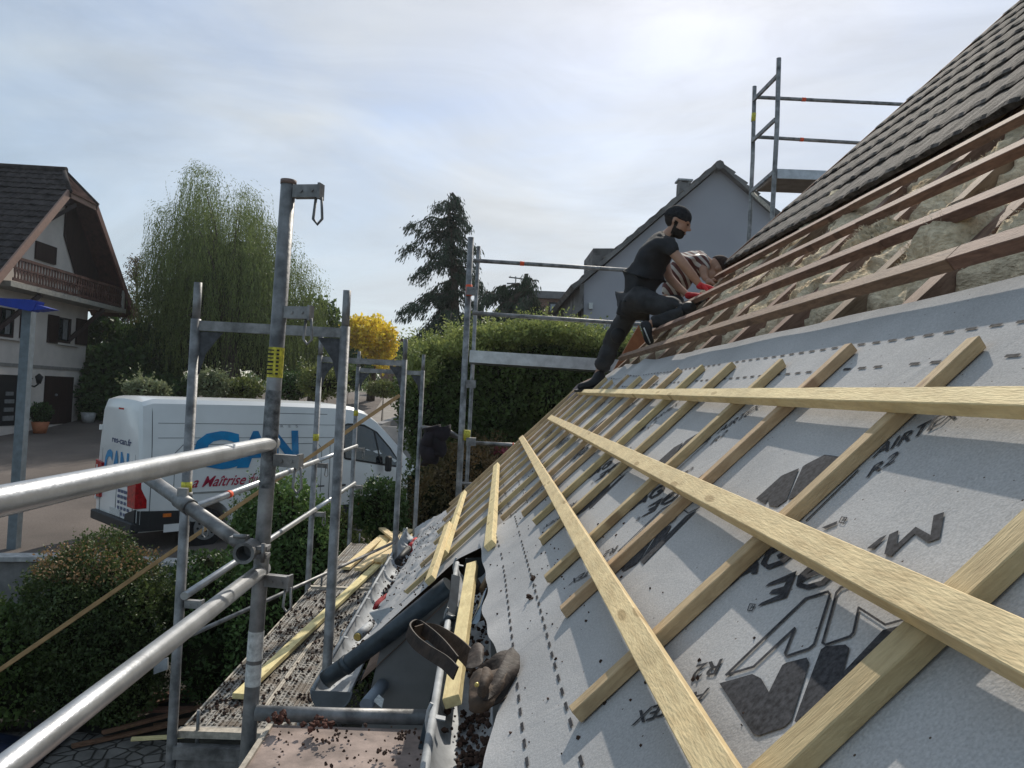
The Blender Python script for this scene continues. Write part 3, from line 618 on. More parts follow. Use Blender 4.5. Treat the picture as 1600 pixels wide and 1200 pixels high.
# pouch body: open mouth up-left, flap to the right
sheetpx('pouch_back', [[(735, 1050, 1.730), (752, 1068, 1.714), (742, 1095, 1.646), (728, 1108, 1.596)], [(765, 1025, 1.764), (785, 1050, 1.680), (762, 1095, 1.621), (745, 1118, 1.579)], [(797, 1006, 1.781), (804, 1040, 1.697), (788, 1085, 1.613), (770, 1108, 1.562)], [(815, 1030, 1.722), (806, 1055, 1.663), (797, 1078, 1.596), (784, 1098, 1.562)]], LEATH, t, 0.005)
sheetpx('pouch_front', [[(730, 1058, 1.663), (733, 1078, 1.596), (730, 1100, 1.562), (728, 1112, 1.546)], [(748, 1040, 1.655), (752, 1072, 1.562), (748, 1100, 1.529), (744, 1118, 1.537)], [(772, 1052, 1.646), (772, 1078, 1.562), (764, 1098, 1.529), (760, 1114, 1.537)], [(798, 1030, 1.663), (790, 1062, 1.596), (780, 1090, 1.554), (772, 1106, 1.546)]], LEATH2, t, 0.004)
sheetpx('pocket_flap', [[(794, 1008, 1.730), (803, 1005, 1.739), (812, 1022, 1.705), (815, 1032, 1.680)], [(784, 1040, 1.638), (798, 1040, 1.638), (804, 1048, 1.638), (806, 1056, 1.638)], [(745, 1098, 1.537), (755, 1098, 1.529), (765, 1095, 1.529), (775, 1090, 1.546)]], LEATH, t, 0.004)
sheetpx('small_pocket', [[(753, 1043, 1.621), (748, 1060, 1.562), (744, 1085, 1.529)], [(763, 1042, 1.604), (760, 1062, 1.537), (752, 1090, 1.512)], [(772, 1050, 1.613), (770, 1070, 1.554), (762, 1088, 1.529)]], LEATH2, t, 0.004)
MB().ball(at(745, 1070, 1.525), 0.005).build('rivet', BRASS, t)
def belt(pts, w, m):
    b = MB(); ps = [at(*q) for q in pts]
    fine = []
    for i in range(len(ps) - 1):
        p0, p1, p2, p3 = ps[max(i - 1, 0)], ps[i], ps[i + 1], ps[min(i + 2, len(ps) - 1)]
        for k in range(6):
            u = k / 6; fine.append(0.5 * ((2 * p1) + (p2 - p0) * u + (2 * p0 - 5 * p1 + 4 * p2 - p3) * u * u + (3 * p1 - p0 - 3 * p2 + p3) * u ** 3))
    fine.append(ps[-1])
    up = Vector((0.25, 0.25, 1)).normalized(); rings = []
    for i, p in enumerate(fine):
        d = (fine[min(i + 1, len(fine) - 1)] - fine[max(i - 1, 0)]).normalized(); sd_ = (up - d * up.dot(d)).normalized(); nn_ = d.cross(sd_)
        rings.append([b.bm.verts.new(p + sd_ * a * w / 2 + nn_ * c * 0.002) for a, c in ((-1, -1), (1, -1), (1, 1), (-1, 1))])
    for p, q in zip(rings, rings[1:]):
        for k in range(4): b.bm.faces.new((p[k], p[(k + 1) % 4], q[(k + 1) % 4], q[k]))
    b.bm.faces.new(rings[0]); b.bm.faces.new(rings[-1])
    return b.build('belt', m, t)
belt([(712, 1052, 1.680), (695, 1035, 1.730), (668, 1018, 1.806), (648, 1002, 1.865), (638, 985, 1.932), (650, 977, 1.999), (668, 988, 1.949), (690, 1008, 1.848), (712, 1035, 1.764)], 0.030, LEATH)
belt([(648, 992, 1.957), (672, 987, 1.982), (700, 1000, 1.932), (725, 1020, 1.848), (742, 1040, 1.781)], 0.042, LEATH2)
sheetpx('pouch_strap', [[(727, 1020, 1.764), (735, 1030, 1.730), (722, 1045, 1.680)], [(745, 1000, 1.781), (750, 1020, 1.714), (735, 1045, 1.663)], [(758, 1012, 1.781), (757, 1030, 1.697), (748, 1045, 1.655)]], LEATH, t)
# roll of grey tube with a white label below the downpipe
t = thing('tube_offcut', 'short grey plastic tube with a white paper label lying in the gap below the downpipe', 'tube', at(580, 1090, 3.55))
MB().tube([at(572, 1102, 3.4), at(598, 1070, 3.6)], 0.03, 16).build('tube_body', mat('grey_plastic', (0.22, 0.25, 0.29), 0.4), t)
b = MB(); b.extrude([at(583, 1095, 3.42), at(592, 1085, 3.45), at(600, 1092, 3.42), at(597, 1106, 3.4)], (0, -0.004, 0)); b.build('label', WHITEP, t)
# ================================================================== scaffolds
ZUP = Vector((0, 0, 1))
def px_at_z(x, Y, z): return None
def hook(b_parent, p, dirx, k=1.0):
    """wedge-head guard-rail bracket on a post at p, pointing along dirx"""
    dx = Vector(dirx).normalized(); sd_ = Vector((0, 0, 1)).cross(dx); p = Vector(p)
    b = MB(); b.box(p + dx * 0.072 * k, dx * 0.095 * k, sd_ * 0.03 * k, ZUP * 0.042 * k); b.box(p + dx * 0.118 * k, dx * 0.008 * k, sd_ * 0.036 * k, ZUP * 0.052 * k)
    b.tube([p + dx * 0.055 * k + sd_ * -0.017 * k, p + dx * 0.055 * k + sd_ * -0.02 * k], 0.006 * k, 8); b.tube([p + dx * 0.095 * k - sd_ * 0.016 * k, p + dx * 0.095 * k - sd_ * 0.021 * k], 0.005 * k, 8)
    o = b.build('rail_bracket', STEEL, b_parent)
    b = MB(); q = p + dx * 0.112 * k - ZUP * 0.02 * k; w = 0.010 * k
    b.tube([q + sd_ * 0.0 - dx * w, q - dx * w * 1.6 - ZUP * 0.07 * k, q - ZUP * 0.088 * k, q + dx * w * 1.6 - ZUP * 0.07 * k, q + dx * w, q - dx * w], 0.0048 * k, 8); b.build('wedge', STEEL, o)
def frame(parent, xa, xb, y, z0, zh, zt, lean=(0, 0)):
    r = 0.0242
    for x in (xa, xb):
        p = MB().tube([(x, y, z0), (x, y, zh + 0.02)], r, 14).build('post', STEEL, parent)
        MB().tube([(x, y, zh), (x, y, zt)], 0.0195, 14).build('spigot', STEEL, p)
    h_ = MB().box(((xa + xb) / 2, y, zh - 0.012), (xb - xa, 0, 0), (0, 0.026, 0), (0, 0, 0.048)).build('header', STEEL, parent)
    for x, s_ in ((xa, 1), (xb, -1)):
        b = MB(); b.extrude([(x + s_ * 0.02, y, zh - 0.04), (x + s_ * 0.135, y, zh - 0.04), (x + s_ * 0.10, y, zh - 0.085), (x + s_ * 0.055, y, zh - 0.15), (x + s_ * 0.028, y, zh - 0.25), (x + s_ * 0.02, y, zh - 0.25)], (0, 0.006, 0)); b.build('gusset', DKSTEEL, h_)
scaf = thing('scaffold', 'long steel frame scaffold with perforated decks along the low eave', 'scaffold', (-1.05, 6.0, -4.0))
XA, XB = -1.43, -0.70
FR = (3.83, 6.72, 8.76)
zh = (0.30, 0.28, 0.26)
for y, z in zip(FR, zh): frame(scaf, XA, XB, y, -4.0, z, z + 0.20)
# upright of the far frame with yellow tape, rails
def rail(y0, y1, x, z, m=ALU, parent=scaf, tape=None, r=0.0195):
    o = MB().tube([(x, y0, z), (x, (y0 + y1) / 2, z), (x, y1, z)], r, 14).build('guard_rail', m, parent)
    if tape is not None: MB().tube([(x, tape, z), (x, tape + 0.05, z)], r + 0.002, 14).build('orange_tape', ORANGE, o)
    return o
xr = XA + 0.03
for y0, y1, tp in ((3.8, 6.7, 4.35), (6.7, 8.75, None)):
    for z in (-0.61, -1.03):
        rail(y0, y1, xr, z, tape=tp if z > -0.8 else None)
        MB().box((xr, y0 + 0.09, z), (0.01, 0, 0), (0, 0.12, 0), (0, 0, 0.03)).build('rail_end', STEEL, scaf)
for y in FR:
    for z in (-0.62, -1.04): hook(scaf, (XA + 0.01, y - 0.01, z - 0.03), (1, -0.1, 0), 0.9)
for (x, y, z) in ((XA, 3.83, -0.52), (XA, 6.72, -0.42), (XA, 8.76, -0.25)):
    MB().tube([(x, y, z - 0.02), (x, y, z + 0.04)], 0.0255, 14).build('yellow_tape', YELLOWT, scaf)
MB().tube([(XA, 3.83, -0.56), (XA, 3.83, -0.53)], 0.030, 14).build('collar', STEEL, scaf)
# perforated decks: two planks side by side per bay, ribs on top
def deckmat():
    m = mat('perforated_deck', (0.30, 0.285, 0.26), 0.7, 0.25, 0.25, 22, spec=0.3); t = m.node_tree; b = t.nodes['Principled BSDF']; src = b.inputs['Base Color'].links[0].from_socket
    tcn = [n for n in t.nodes if n.type == 'TEX_COORD'][0]; mpn = N(t, 'ShaderNodeMapping'); mpn.inputs['Scale'].default_value = (38, 26, 0.01); t.links.new(tcn.outputs['Object'], mpn.inputs[0])
    vo = N(t, 'ShaderNodeTexVoronoi'); vo.inputs['Scale'].default_value = 1; vo.inputs['Randomness'].default_value = 0.12; t.links.new(mpn.outputs[0], vo.inputs[0])
    lt = N(t, 'ShaderNodeMapRange'); lt.inputs['From Min'].default_value = 0.26; lt.inputs['From Max'].default_value = 0.38; lt.inputs['To Min'].default_value = 1; lt.inputs['To Max'].default_value = 0; t.links.new(vo.outputs['Distance'], lt.inputs[0])
    mm = N(t, 'ShaderNodeMix', data_type='RGBA'); mm.inputs['B'].default_value = (0.02, 0.018, 0.015, 1); t.links.new(lt.outputs[0], mm.inputs['Factor']); t.links.new(src, mm.inputs['A'])
    # dirt
    nz_ = N(t, 'ShaderNodeTexNoise'); nz_.inputs['Scale'].default_value = 9; nz_.inputs['Detail'].default_value = 7; t.links.new(tcn.outputs['Object'], nz_.inputs[0])
    rr = N(t, 'ShaderNodeMapRange'); rr.inputs['From Min'].default_value = 0.48; rr.inputs['From Max'].default_value = 0.62; rr.inputs['To Max'].default_value = 0.75; t.links.new(nz_.outputs['Fac'], rr.inputs[0])
    m2 = N(t, 'ShaderNodeMix', data_type='RGBA'); m2.inputs['B'].default_value = (0.13, 0.10, 0.075, 1); t.links.new(rr.outputs[0], m2.inputs['Factor']); t.links.new(mm.outputs['Result'], m2.inputs['A']); t.links.new(m2.outputs['Result'], b.inputs['Base Color'])
    bp = N(t, 'ShaderNodeBump'); bp.inputs['Strength'].default_value = 0.7; bp.inputs['Distance'].default_value = 0.004; t.links.new(vo.outputs['Distance'], bp.inputs['Height']); t.links.new(bp.outputs[0], b.inputs['Normal'])
    return m
DECK = deckmat()
for y0, y1 in ((3.90, 6.66), (6.78, 8.72)):
    for x0 in (XA + 0.035, XA + 0.365):
        b = MB(); b.abox(x0, x0 + 0.32, y0, y1, -1.745, -1.70)
        for k in range(9): xx = x0 + 0.02 + k * 0.035; b.abox(xx - 0.004, xx + 0.004, y0 + 0.02, y1 - 0.02, -1.70, -1.694)
        d_ = b.build('deck_plank', DECK, scaf)
        b = MB(); b.abox(x0 - 0.004, x0 + 0.006, y0, y1, -1.75, -1.69); b.abox(x0 + 0.314, x0 + 0.324, y0, y1, -1.75, -1.69); b.build('deck_edge', PLYEDGE, d_)
    MB().box((XA + 0.365, y0 - 0.03, -1.715), (0.70, 0, 0), (0, 0.05, 0), (0, 0, 0.035)).build('deck_end', PLYEDGE, scaf)
for y in FR:
    MB().box(((XA + XB) / 2, y, -1.79), (0.70, 0, 0), (0, 0.05, 0), (0, 0, 0.06)).build('transom', STEEL, scaf)
    MB().extrude([(XA + 0.03, y, -1.82), (XA + 0.32, y, -1.82), (XA + 0.26, y, -2.02), (XA + 0.12, y, -2.14), (XA + 0.03, y, -2.2)], (0, 0.006, 0)).build('gusset', STEEL, scaf)
    for x in (XA + 0.11, XA + 0.60): MB().tube([(x, y + 0.03, -1.76), (x, y + 0.03, -1.60)], 0.009, 8).build('lock_pin', STEEL, scaf)
MB().extrude([at(240, 1035, 3.83), at(262, 1028, 3.83), at(262, 1046, 3.83), at(240, 1054, 3.83)], (0, 0.01, 0)).build('name_plate', ZINC, scaf)
b = MB(); b.tube([(XA + 0.02, 3.85, -1.25), (XB, 6.7, -1.28)], 0.012, 8); b.build('brace', STEEL, scaf)

# near bay
near = thing('scaffold', 'nearest scaffold bay with a thick post, two bright guard rails and a dirty plywood deck', 'scaffold', (-0.7, 2.55, -4.0))
PX, PY = -0.70, 2.56
top = at(451, 283, PY); bot = at(386, 1190, PY)
pd = (top - bot).normalized()
def onp(y_px):  # point on the post at a photo height
    k = (y_px - 283) / (1190 - 283); return at(451 + (386 - 451) * k, y_px, PY)
post = MB().tube([top, onp(700), onp(1190), (bot.x - 0.02, PY, -4.0)], 0.0245, 20).build('post', STEEL, near)
MB().tube([top - pd * 0.012, top + pd * 0.003], 0.0262, 20).build('post_cap', mat('rusty_rim', (0.2, 0.14, 0.12), 0.7), post)
for a, b_, m in ((543, 590, YELLOWT), (985, 1030, WHITEP), (1036, 1070, WHITEP)):
    MB().tube([onp(a), onp(b_)], 0.0253, 20, cap=False).build('sticker', m, post)
MB().tube([onp(610), onp(762)], 0.0251, 20, cap=False).build('paint_smear', mat('tar_smear', (0.30, 0.31, 0.32), 0.6, 0.3, scale=26, col2=(0.012, 0.012, 0.014), bump=0.2), post)
# barcode-like print on the tape
b = MB()
for i in range(7):
    q = onp(548 + i * 6) + Vector((-0.010, -0.0258, 0)); b.box(q, (0.018, 0, 0), (0, 0.001, 0), (0, 0, 0.006 if i % 2 else 0.004))
    q = onp(548 + i * 6) + Vector((0.012, -0.0245, 0)); b.box(q, (0.009, 0, 0), (0, 0.001, 0), (0, 0, 0.006))
b.build('tape_print', BLACK, post)
for yp, k in ((300, 1.0), (488, 0.95), (718, 0.95), (905, 0.9)): hook(near, onp(yp), (1, -0.25, 0), k)
# two near guard rails
def nrail(p0, p1, r): return MB().tube([p0, (p0 + p1) / 2, p1], r, 24).build('guard_rail', ALU, near)
r1 = nrail(at(427, 692, 2.60), at(427, 692, 2.60) + Vector((0, -2.5, 0)), 0.0235)
r2 = nrail(at(412, 888, 2.60), at(412, 888, 2.60) + Vector((0, -2.5, 0)), 0.0235)
# outrigger tube with couplers, open end towards the viewer
ta, tb = at(226, 742, 3.0), at(380, 852, 2.62)
MB().tube([ta, tb], 0.0242, 20).build('brace_tube', STEEL, near)
tm = ta + (tb - ta) * 0.38; b = MB(); b.tube([tm, tm + (tb - ta) * 0.12], 0.030, 20); b.box(tm + Vector((0.02, -0.02, 0.03)), (0.035, 0, 0), (0, 0.02, 0), (0, 0, 0.03)); b.build('coupler', STEEL, near)
c = at(388, 860, 2.5); ring = MB(); n_ = 24
va = []
for rr, yy in ((0.034, -0.05), (0.034, 0.03), (0.024, -0.05), (0.024, 0.03)):
    va.append([ring.bm.verts.new(c + Vector((rr * math.cos(2 * math.pi * k / n_), yy, rr * math.sin(2 * math.pi * k / n_)))) for k in range(n_)])
for k in range(n_):
    j = (k + 1) % n_; ring.bm.faces.new((va[0][k], va[0][j], va[1][j], va[1][k])); ring.bm.faces.new((va[2][k], va[3][k], va[3][j], va[2][j])); ring.bm.faces.new((va[0][k], va[2][k], va[2][j], va[0][j]))
ring.bm.faces.new(va[3])
ring.box(c + Vector((0.04, 0.0, 0.012)), (0.05, 0, 0), (0, 0.045, 0), (0, 0, 0.012)); ring.box(c + Vector((0.04, 0.0, -0.014)), (0.05, 0, 0), (0, 0.045, 0), (0, 0, 0.012)); ring.box(c + Vector((-0.03, 0.0, 0.035)), (0.05, 0, 0), (0, 0.05, 0), (0, 0, 0.02))
ring.tube([c + Vector((0.055, -0.03, -0.03)), c + Vector((0.055, -0.03, 0.03))], 0.007, 8); ring.tube([c + Vector((-0.04, -0.03, 0.05)), c + Vector((0.0, -0.03, 0.05))], 0.007, 8)
ring.build('coupler', STEEL, near)
# cross tube and plywood deck
MB().tube([at(400, 1114, 2.54), at(520, 1118, 2.54), at(668, 1121, 2.54)], 0.0242, 16).build('cross_tube', STEEL, near)
ZP = -1.075
b = MB(); b.abox(-0.615, -0.09, -1.0, 2.50, ZP - 0.012, ZP); pd_ = b.build('plywood_deck', PLY, near)
b = MB(); b.abox(-0.632, -0.616, -1.0, 2.5, ZP - 0.05, ZP + 0.008); b.build('deck_edge', PLYEDGE, pd_)

# gable scaffold, middle
YG0, YG1 = 8.9, 9.63
gs = thing('scaffold', 'far gable scaffold bay with double post, rails and platform beside the hedge', 'scaffold', (-0.1, 9.2, -4.0))
for y, px_, r_ in ((YG0, 736, 0.036), (YG1, 748, 0.0242)):
    MB().tube([at(px_, 371 if y == YG0 else 385, y), at(px_ - 20, 780, y), at(px_ - 24, 870, y) + Vector((0, 0, -1.5))], r_, 14).build('post', STEEL, gs)
def grail(a, b_, Y, r=0.0195, parent=gs, m=STEEL, tape=None):
    p, q = at(*a, Y), at(*b_, Y); o = MB().tube([p, (p + q) / 2, q], r, 12).build('guard_rail', m, parent)
    if tape: MB().tube([p + (q - p) * tape, p + (q - p) * (tape + 0.022)], r + 0.003, 12).build('orange_tape', ORANGE, o)
    return o
grail((740, 407), (1040, 426), 9.0, 0.024, tape=0.24); grail((738, 489), (1030, 509), 9.0, 0.024); grail((743, 692), (836, 697), 9.0, 0.022, tape=0.62); grail((700, 678), (716, 683), 8.8, 0.026, m=STEEL); grail((690, 677), (700, 678), 8.8, 0.030, m=ORANGE); grail((718, 755), (790, 760), 9.0)
a_, b_ = at(734, 547, YG0), at(1030, 566, YG0)
b = MB(); b.extrude([a_, b_, b_ + Vector((0, 0, -0.14)), a_ + Vector((0, 0, -0.14))], (0, 0.6, 0)); b.build('platform', ALU, gs)
MB().tube([at(733, 445, YG0 - 0.04), at(733, 462, YG0 - 0.04)], 0.038, 12).build('orange_tape', ORANGE, gs)
for yp in (690, 455, 600): MB().box(at(736, yp, YG0 - 0.06), (0.11, 0, 0), (0, 0.08, 0), (0, 0, 0.09)).build('coupler', STEEL, gs)
MB().tube([at(730, 672, YG0 - 0.03), at(729, 688, YG0 - 0.03)], 0.04, 12).build('yellow_tape', YELLOWT, gs)
# tower at right
gt = thing('scaffold', 'upper scaffold tower standing above the tiled roof slope, sky behind it', 'scaffold', (3.2, 9.9, -4.0))
YT0, YT1 = 9.6, 10.33
MB().tube([at(1217, 91, YT0), at(1214, 200, YT0), at(1207, 330, YT0), at(1207, 330, YT0) + Vector((-0.1, 0, -3))], 0.030, 14).build('post', STEEL, gt)
MB().tube([at(1179, 135, YT1), at(1176, 250, YT1), at(1171, 360, YT1), at(1171, 360, YT1) + Vector((-0.1, 0, -3))], 0.028, 14).build('post', STEEL, gt)
for a, b_ in (((1177, 157), (1214, 119)), ((1175, 221), (1211, 187)), ((1173, 300), (1211, 267))):
    MB().beam(at(*a, YT1), at(*b_, YT0), 0.03, 0.05, (0, 0, 1)).build('cross_bar', STEEL, gt)
grail((1183, 152), (1470, 166), YT1, 0.0245, gt, tape=0.24); grail((1183, 214), (1420, 228), YT1, 0.0245, gt, tape=0.28)
a_, b_ = at(1214, 268, YT0), at(1420, 276, YT0)
b = MB(); b.extrude([a_, b_, b_ + Vector((0, 0, -0.06)), a_ + Vector((0, 0, -0.06))], (0, 0.73, 0)); b.build('platform', mat('ply_platform', (0.34, 0.27, 0.22), 0.8, scale=6), gt)
b = MB(); b.extrude([a_ + Vector((0, -0.02, 0.03)), b_ + Vector((0, -0.02, 0.03)), b_ + Vector((0, -0.02, -0.09)), a_ + Vector((0, -0.02, -0.09))], (0, 0.018, 0)); b.build('platform_edge', ALU, gt)
MB().tube([at(1178, 177, YT1), at(1177, 190, YT1)], 0.031, 12).build('yellow_tape', YELLOWT, gt)
MB().beam(at(1174, 300, YT1), at(1207, 330, YT0), 0.03, 0.04, (0, 0, 1)).build('brace', PLYEDGE, gt)
# jacket hanging on the far frame
JC = mat('dark_brown_cloth', (0.018, 0.013, 0.018), 0.9, var=0.3, bump=0.6, bscale=12)
def jk(u, v):
    w0 = lerp(664, 696, u); e = at(w0 + 3 * math.sin(v * 9) + (v * v) * lerp(0, -6, u), lerp(668 - 3 * math.sin(u * 3), interp(u, [0, 0.3, 0.6, 1], [730, 722, 712, 703]), v), 8.66); return e + Vector((0, 0.05 * math.sin(u * 14 + v * 2) + 0.04 * nz(u * 5, v * 5, 3), 0))
t = grid('jacket', jk, 24, 24, JC, None); md = t.modifiers.new('s', 'SOLIDIFY'); md.thickness = 0.07; evaluated(t)
MB().tube([at(655, 667, 8.76), at(700, 672, 8.72), at(716, 683, 8.72)], 0.022, 10).build('guard_rail', STEEL, scaf)
tag(t, 'dark brown jacket hanging on the far scaffold rail in front of the hedge', 'jacket')
# post with blue canopy on the left
t = thing('parasol_post', 'square galvanised post at the left edge carrying a small blue fabric canopy', 'canopy post', atz(22, 858, -3.0))
b = MB(); b.beam(at(21, 862, 13.6), at(46, 482, 13.6), 0.155, 0.155, (0, 1, 0)); b.build('post', mat('dull_grey_post', (0.17, 0.20, 0.22), 0.6, 0.3), t)
b = MB(); b.extrude([at(-30, 464, 13.3), at(48, 468, 13.3), at(57, 470, 13.3), at(52, 484, 13.3), at(46, 486, 13.3), at(-5, 476, 13.3)], (0, 0.25, 0)); b.extrude([at(58, 476, 13.3), at(78, 482, 13.3), at(52, 485, 13.3)], (0, 0.3, 0)); b.build('blue_canopy', mat('blue_fabric', (0.012, 0.04, 0.30), 0.7, var=0.1), t)
# ================================================================== ground and background
def gz(y): return interp(y, [0, 12, 15, 31, 45, 70, 120, 400], [-3.02, -3.02, -2.95, -1.95, -0.35, 0.15, 0.2, -1.0])
ASPH = mat('gravel_drive', (0.145, 0.118, 0.102), 0.95, var=0.22, scale=55, bump=0.5, bscale=120, detail=9)
t_ = ASPH.node_tree; bs = t_.nodes['Principled BSDF']; src = bs.inputs['Base Color'].links[0].from_socket; tcn = [n for n in t_.nodes if n.type == 'TEX_COORD'][0]
n_ = N(t_, 'ShaderNodeTexNoise'); n_.inputs['Scale'].default_value = 0.5; n_.inputs['Detail'].default_value = 8; t_.links.new(tcn.outputs['Object'], n_.inputs[0])
mr = N(t_, 'ShaderNodeMapRange'); mr.inputs['From Min'].default_value = 0.3; mr.inputs['From Max'].default_value = 0.7; mr.inputs['To Min'].default_value = 0.72; mr.inputs['To Max'].default_value = 1.25; t_.links.new(n_.outputs['Fac'], mr.inputs[0])
hs = N(t_, 'ShaderNodeHueSaturation'); t_.links.new(mr.outputs[0], hs.inputs['Value']); t_.links.new(src, hs.inputs['Color']); t_.links.new(hs.outputs[0], bs.inputs['Base Color'])
GRASS = mat('rough_grass', (0.075, 0.085, 0.035), 0.95, var=0.3, scale=3, bump=0.5, bscale=20, detail=9)
SOIL = mat('garden_soil', (0.04, 0.035, 0.025), 0.95, var=0.3, scale=6, bump=0.5)
def sheet(name, x0, x1, y0, y1, nx, ny, fz, m):
    o = grid(name, lambda u, v: (lerp(x0, x1, u), lerp(y0, y1, v), fz(lerp(x0, x1, u), lerp(y0, y1, v))), nx, ny, m, None); return tag(o, kind='structure')
WL = [(-14.0, 12.3), (-8.1, 12.55), (-6.4, 12.9), (-3.6, 12.7), (-1.0, 13.2), (4.0, 13.6), (14, 13.8)]   # top of the retaining wall
def wy(x): return interp(x, [p[0] for p in WL], [p[1] for p in WL])
o = grid('ground', lambda u, v: (lerp(-500, 500, u), lerp(62, 1400, v * v), gz(lerp(62, 1400, v * v)) - 0.02), 20, 30, GRASS, None); tag(o, kind='structure')
def dy(u, v):
    x = lerp(-60, 60, u); y = lerp(wy(max(-14, min(14, x))), 62.5, v); return (x, y, gz(y))
tag(grid('driveway', dy, 80, 60, ASPH, None), kind='structure')
o = grid('garden', lambda u, v: (lerp(-40, 40, u), lerp(-30, wy(max(-14, min(14, lerp(-40, 40, u)))), v), -3.95), 40, 4, SOIL, None); tag(o, kind='structure')
LROAD = mat('pale_road', (0.30, 0.27, 0.24), 0.9, var=0.1, scale=2.5)
def rd(u, v):
    p = [(-3.1, 20), (-3.5, 27), (-4.2, 36), (-4.8, 46), (-5.4, 60)]; y = lerp(20, 60, v); xc = interp(y, [q[1] for q in p], [q[0] for q in p]); return (xc + lerp(-1.1, 2.6, u), y, gz(y) + 0.016)
tag(grid('road', rd, 6, 40, LROAD, None), kind='structure')
COB = mat('cobbles', (0.17, 0.155, 0.14), 0.9, var=0.2, scale=4)
t_ = COB.node_tree; bs = t_.nodes['Principled BSDF']; src = bs.inputs['Base Color'].links[0].from_socket; tcn = [n for n in t_.nodes if n.type == 'TEX_COORD'][0]
vo = N(t_, 'ShaderNodeTexVoronoi', feature='DISTANCE_TO_EDGE'); vo.inputs['Scale'].default_value = 5.6; t_.links.new(tcn.outputs['Object'], vo.inputs[0])
vr = N(t_, 'ShaderNodeMapRange'); vr.inputs['From Max'].default_value = 0.07; t_.links.new(vo.outputs['Distance'], vr.inputs[0])
mm = N(t_, 'ShaderNodeMix', data_type='RGBA'); mm.inputs['A'].default_value = (0.03, 0.027, 0.02, 1); t_.links.new(vr.outputs[0], mm.inputs['Factor']); t_.links.new(src, mm.inputs['B']); t_.links.new(mm.outputs['Result'], bs.inputs['Base Color'])
bp = N(t_, 'ShaderNodeBump'); bp.inputs['Distance'].default_value = 0.03; t_.links.new(vr.outputs[0], bp.inputs['Height']); t_.links.new(bp.outputs[0], bs.inputs['Normal'])
o = grid('paving', lambda u, v: (lerp(-6.5, 0.2, u), lerp(-2, 8.3, v) + 0.5 * math.sin(u * 5) * v, -3.935), 20, 20, COB, None); tag(o, kind='structure')

STONE = mat('concrete_wall', (0.22, 0.21, 0.20), 0.9, var=0.15, scale=5, bump=0.3)
CAPM = mat('pale_coping', (0.42, 0.41, 0.40), 0.8, var=0.15, scale=8)
w = thing('retaining_wall', 'low concrete retaining wall with pale coping between the drive and the garden', 'wall', (-6, 12.4, -3.95))
b = MB(); c_ = MB()
for (x0, y0), (x1, y1) in zip(WL, WL[1:]):
    b.beam((x0, y0 - 0.12, -3.44), (x1, y1 - 0.12, -3.44), 0.2, 1.02, ZUP); c_.beam((x0, y0 - 0.12, -2.9), (x1, y1 - 0.12, -2.9), 0.34, 0.07, ZUP)
b.build('wall_face', STONE, w); c_.build('coping', CAPM, w)
w = thing('planter_wall', 'lower stepped concrete wall with a pale cap at the left edge', 'wall', (-8.3, 11.4, -3.95))
MB().abox(-11.0, -7.6, 11.25, 11.45, -3.95, -3.3).build('wall_face', STONE, w); MB().abox(-11.0, -7.55, 11.15, 11.55, -3.3, -3.24).build('coping', CAPM, w)
w = thing('garden_wall', 'tall grey rendered wall beside the road behind the van bonnet', 'wall', (-2, 19, -3))
b = MB(); b.beam((-2.55, 19.0, -1.9), (-1.0, 18.5, -1.9), 0.2, 2.2, ZUP); b.beam((-2.55, 19.1, -1.7), (-2.2, 27, -1.5), 0.2, 1.9, ZUP); b.build('wall_face', mat('grey_garden_wall', (0.25, 0.24, 0.235), 0.9, scale=4), w)

# board pile, tarpaulin
for i, (a, b_, wd, lb, m) in enumerate((((135, 1120), (350, 1070), 0.16, 'reddish board at the back of the pile on the paving', RUSTW), ((220, 1090), (340, 1072), 0.10, 'short board on top of the pile on the paving', RUSTW),
        ((160, 1145), (330, 1100), 0.06, 'thin brown board in the middle of the pile on the paving', RUSTW), ((112, 1166), (300, 1125), 0.07, 'long thin board at the front of the pile on the paving', RUSTW),
        ((205, 1155), (290, 1150), 0.05, 'pale new batten lying level in front of the board pile', WOOD), ((150, 1110), (300, 1108), 0.12, 'broad dark board in the pile on the paving', RUSTW), ((240, 1135), (345, 1118), 0.10, 'brown board half under the scaffold post on the paving', RUSTW))):
    z = -3.9 + 0.04 * (i % 3)
    tag(plank('board', atz(*a, z), atz(*b_, z), wd, 0.03, ZUP, m), lb, 'board', 'boards piled on the paving')
def tf(u, v):
    x = lerp(-6.6, -4.3, u); y = lerp(6.9, 8.6, v); return (x, y, -3.9 + 0.35 * math.exp(-((u - 0.3) ** 2 + (v - 0.5) ** 2) * 5) + 0.07 * nz(x * 4, y * 4, 2))
tag(grid('tarpaulin', tf, 50, 50, mat('navy_tarp', (0.012, 0.018, 0.04), 0.35, var=0.2, bump=0.3, bscale=15), None), 'crumpled dark navy tarpaulin on the paving in the bottom left corner', 'tarpaulin')

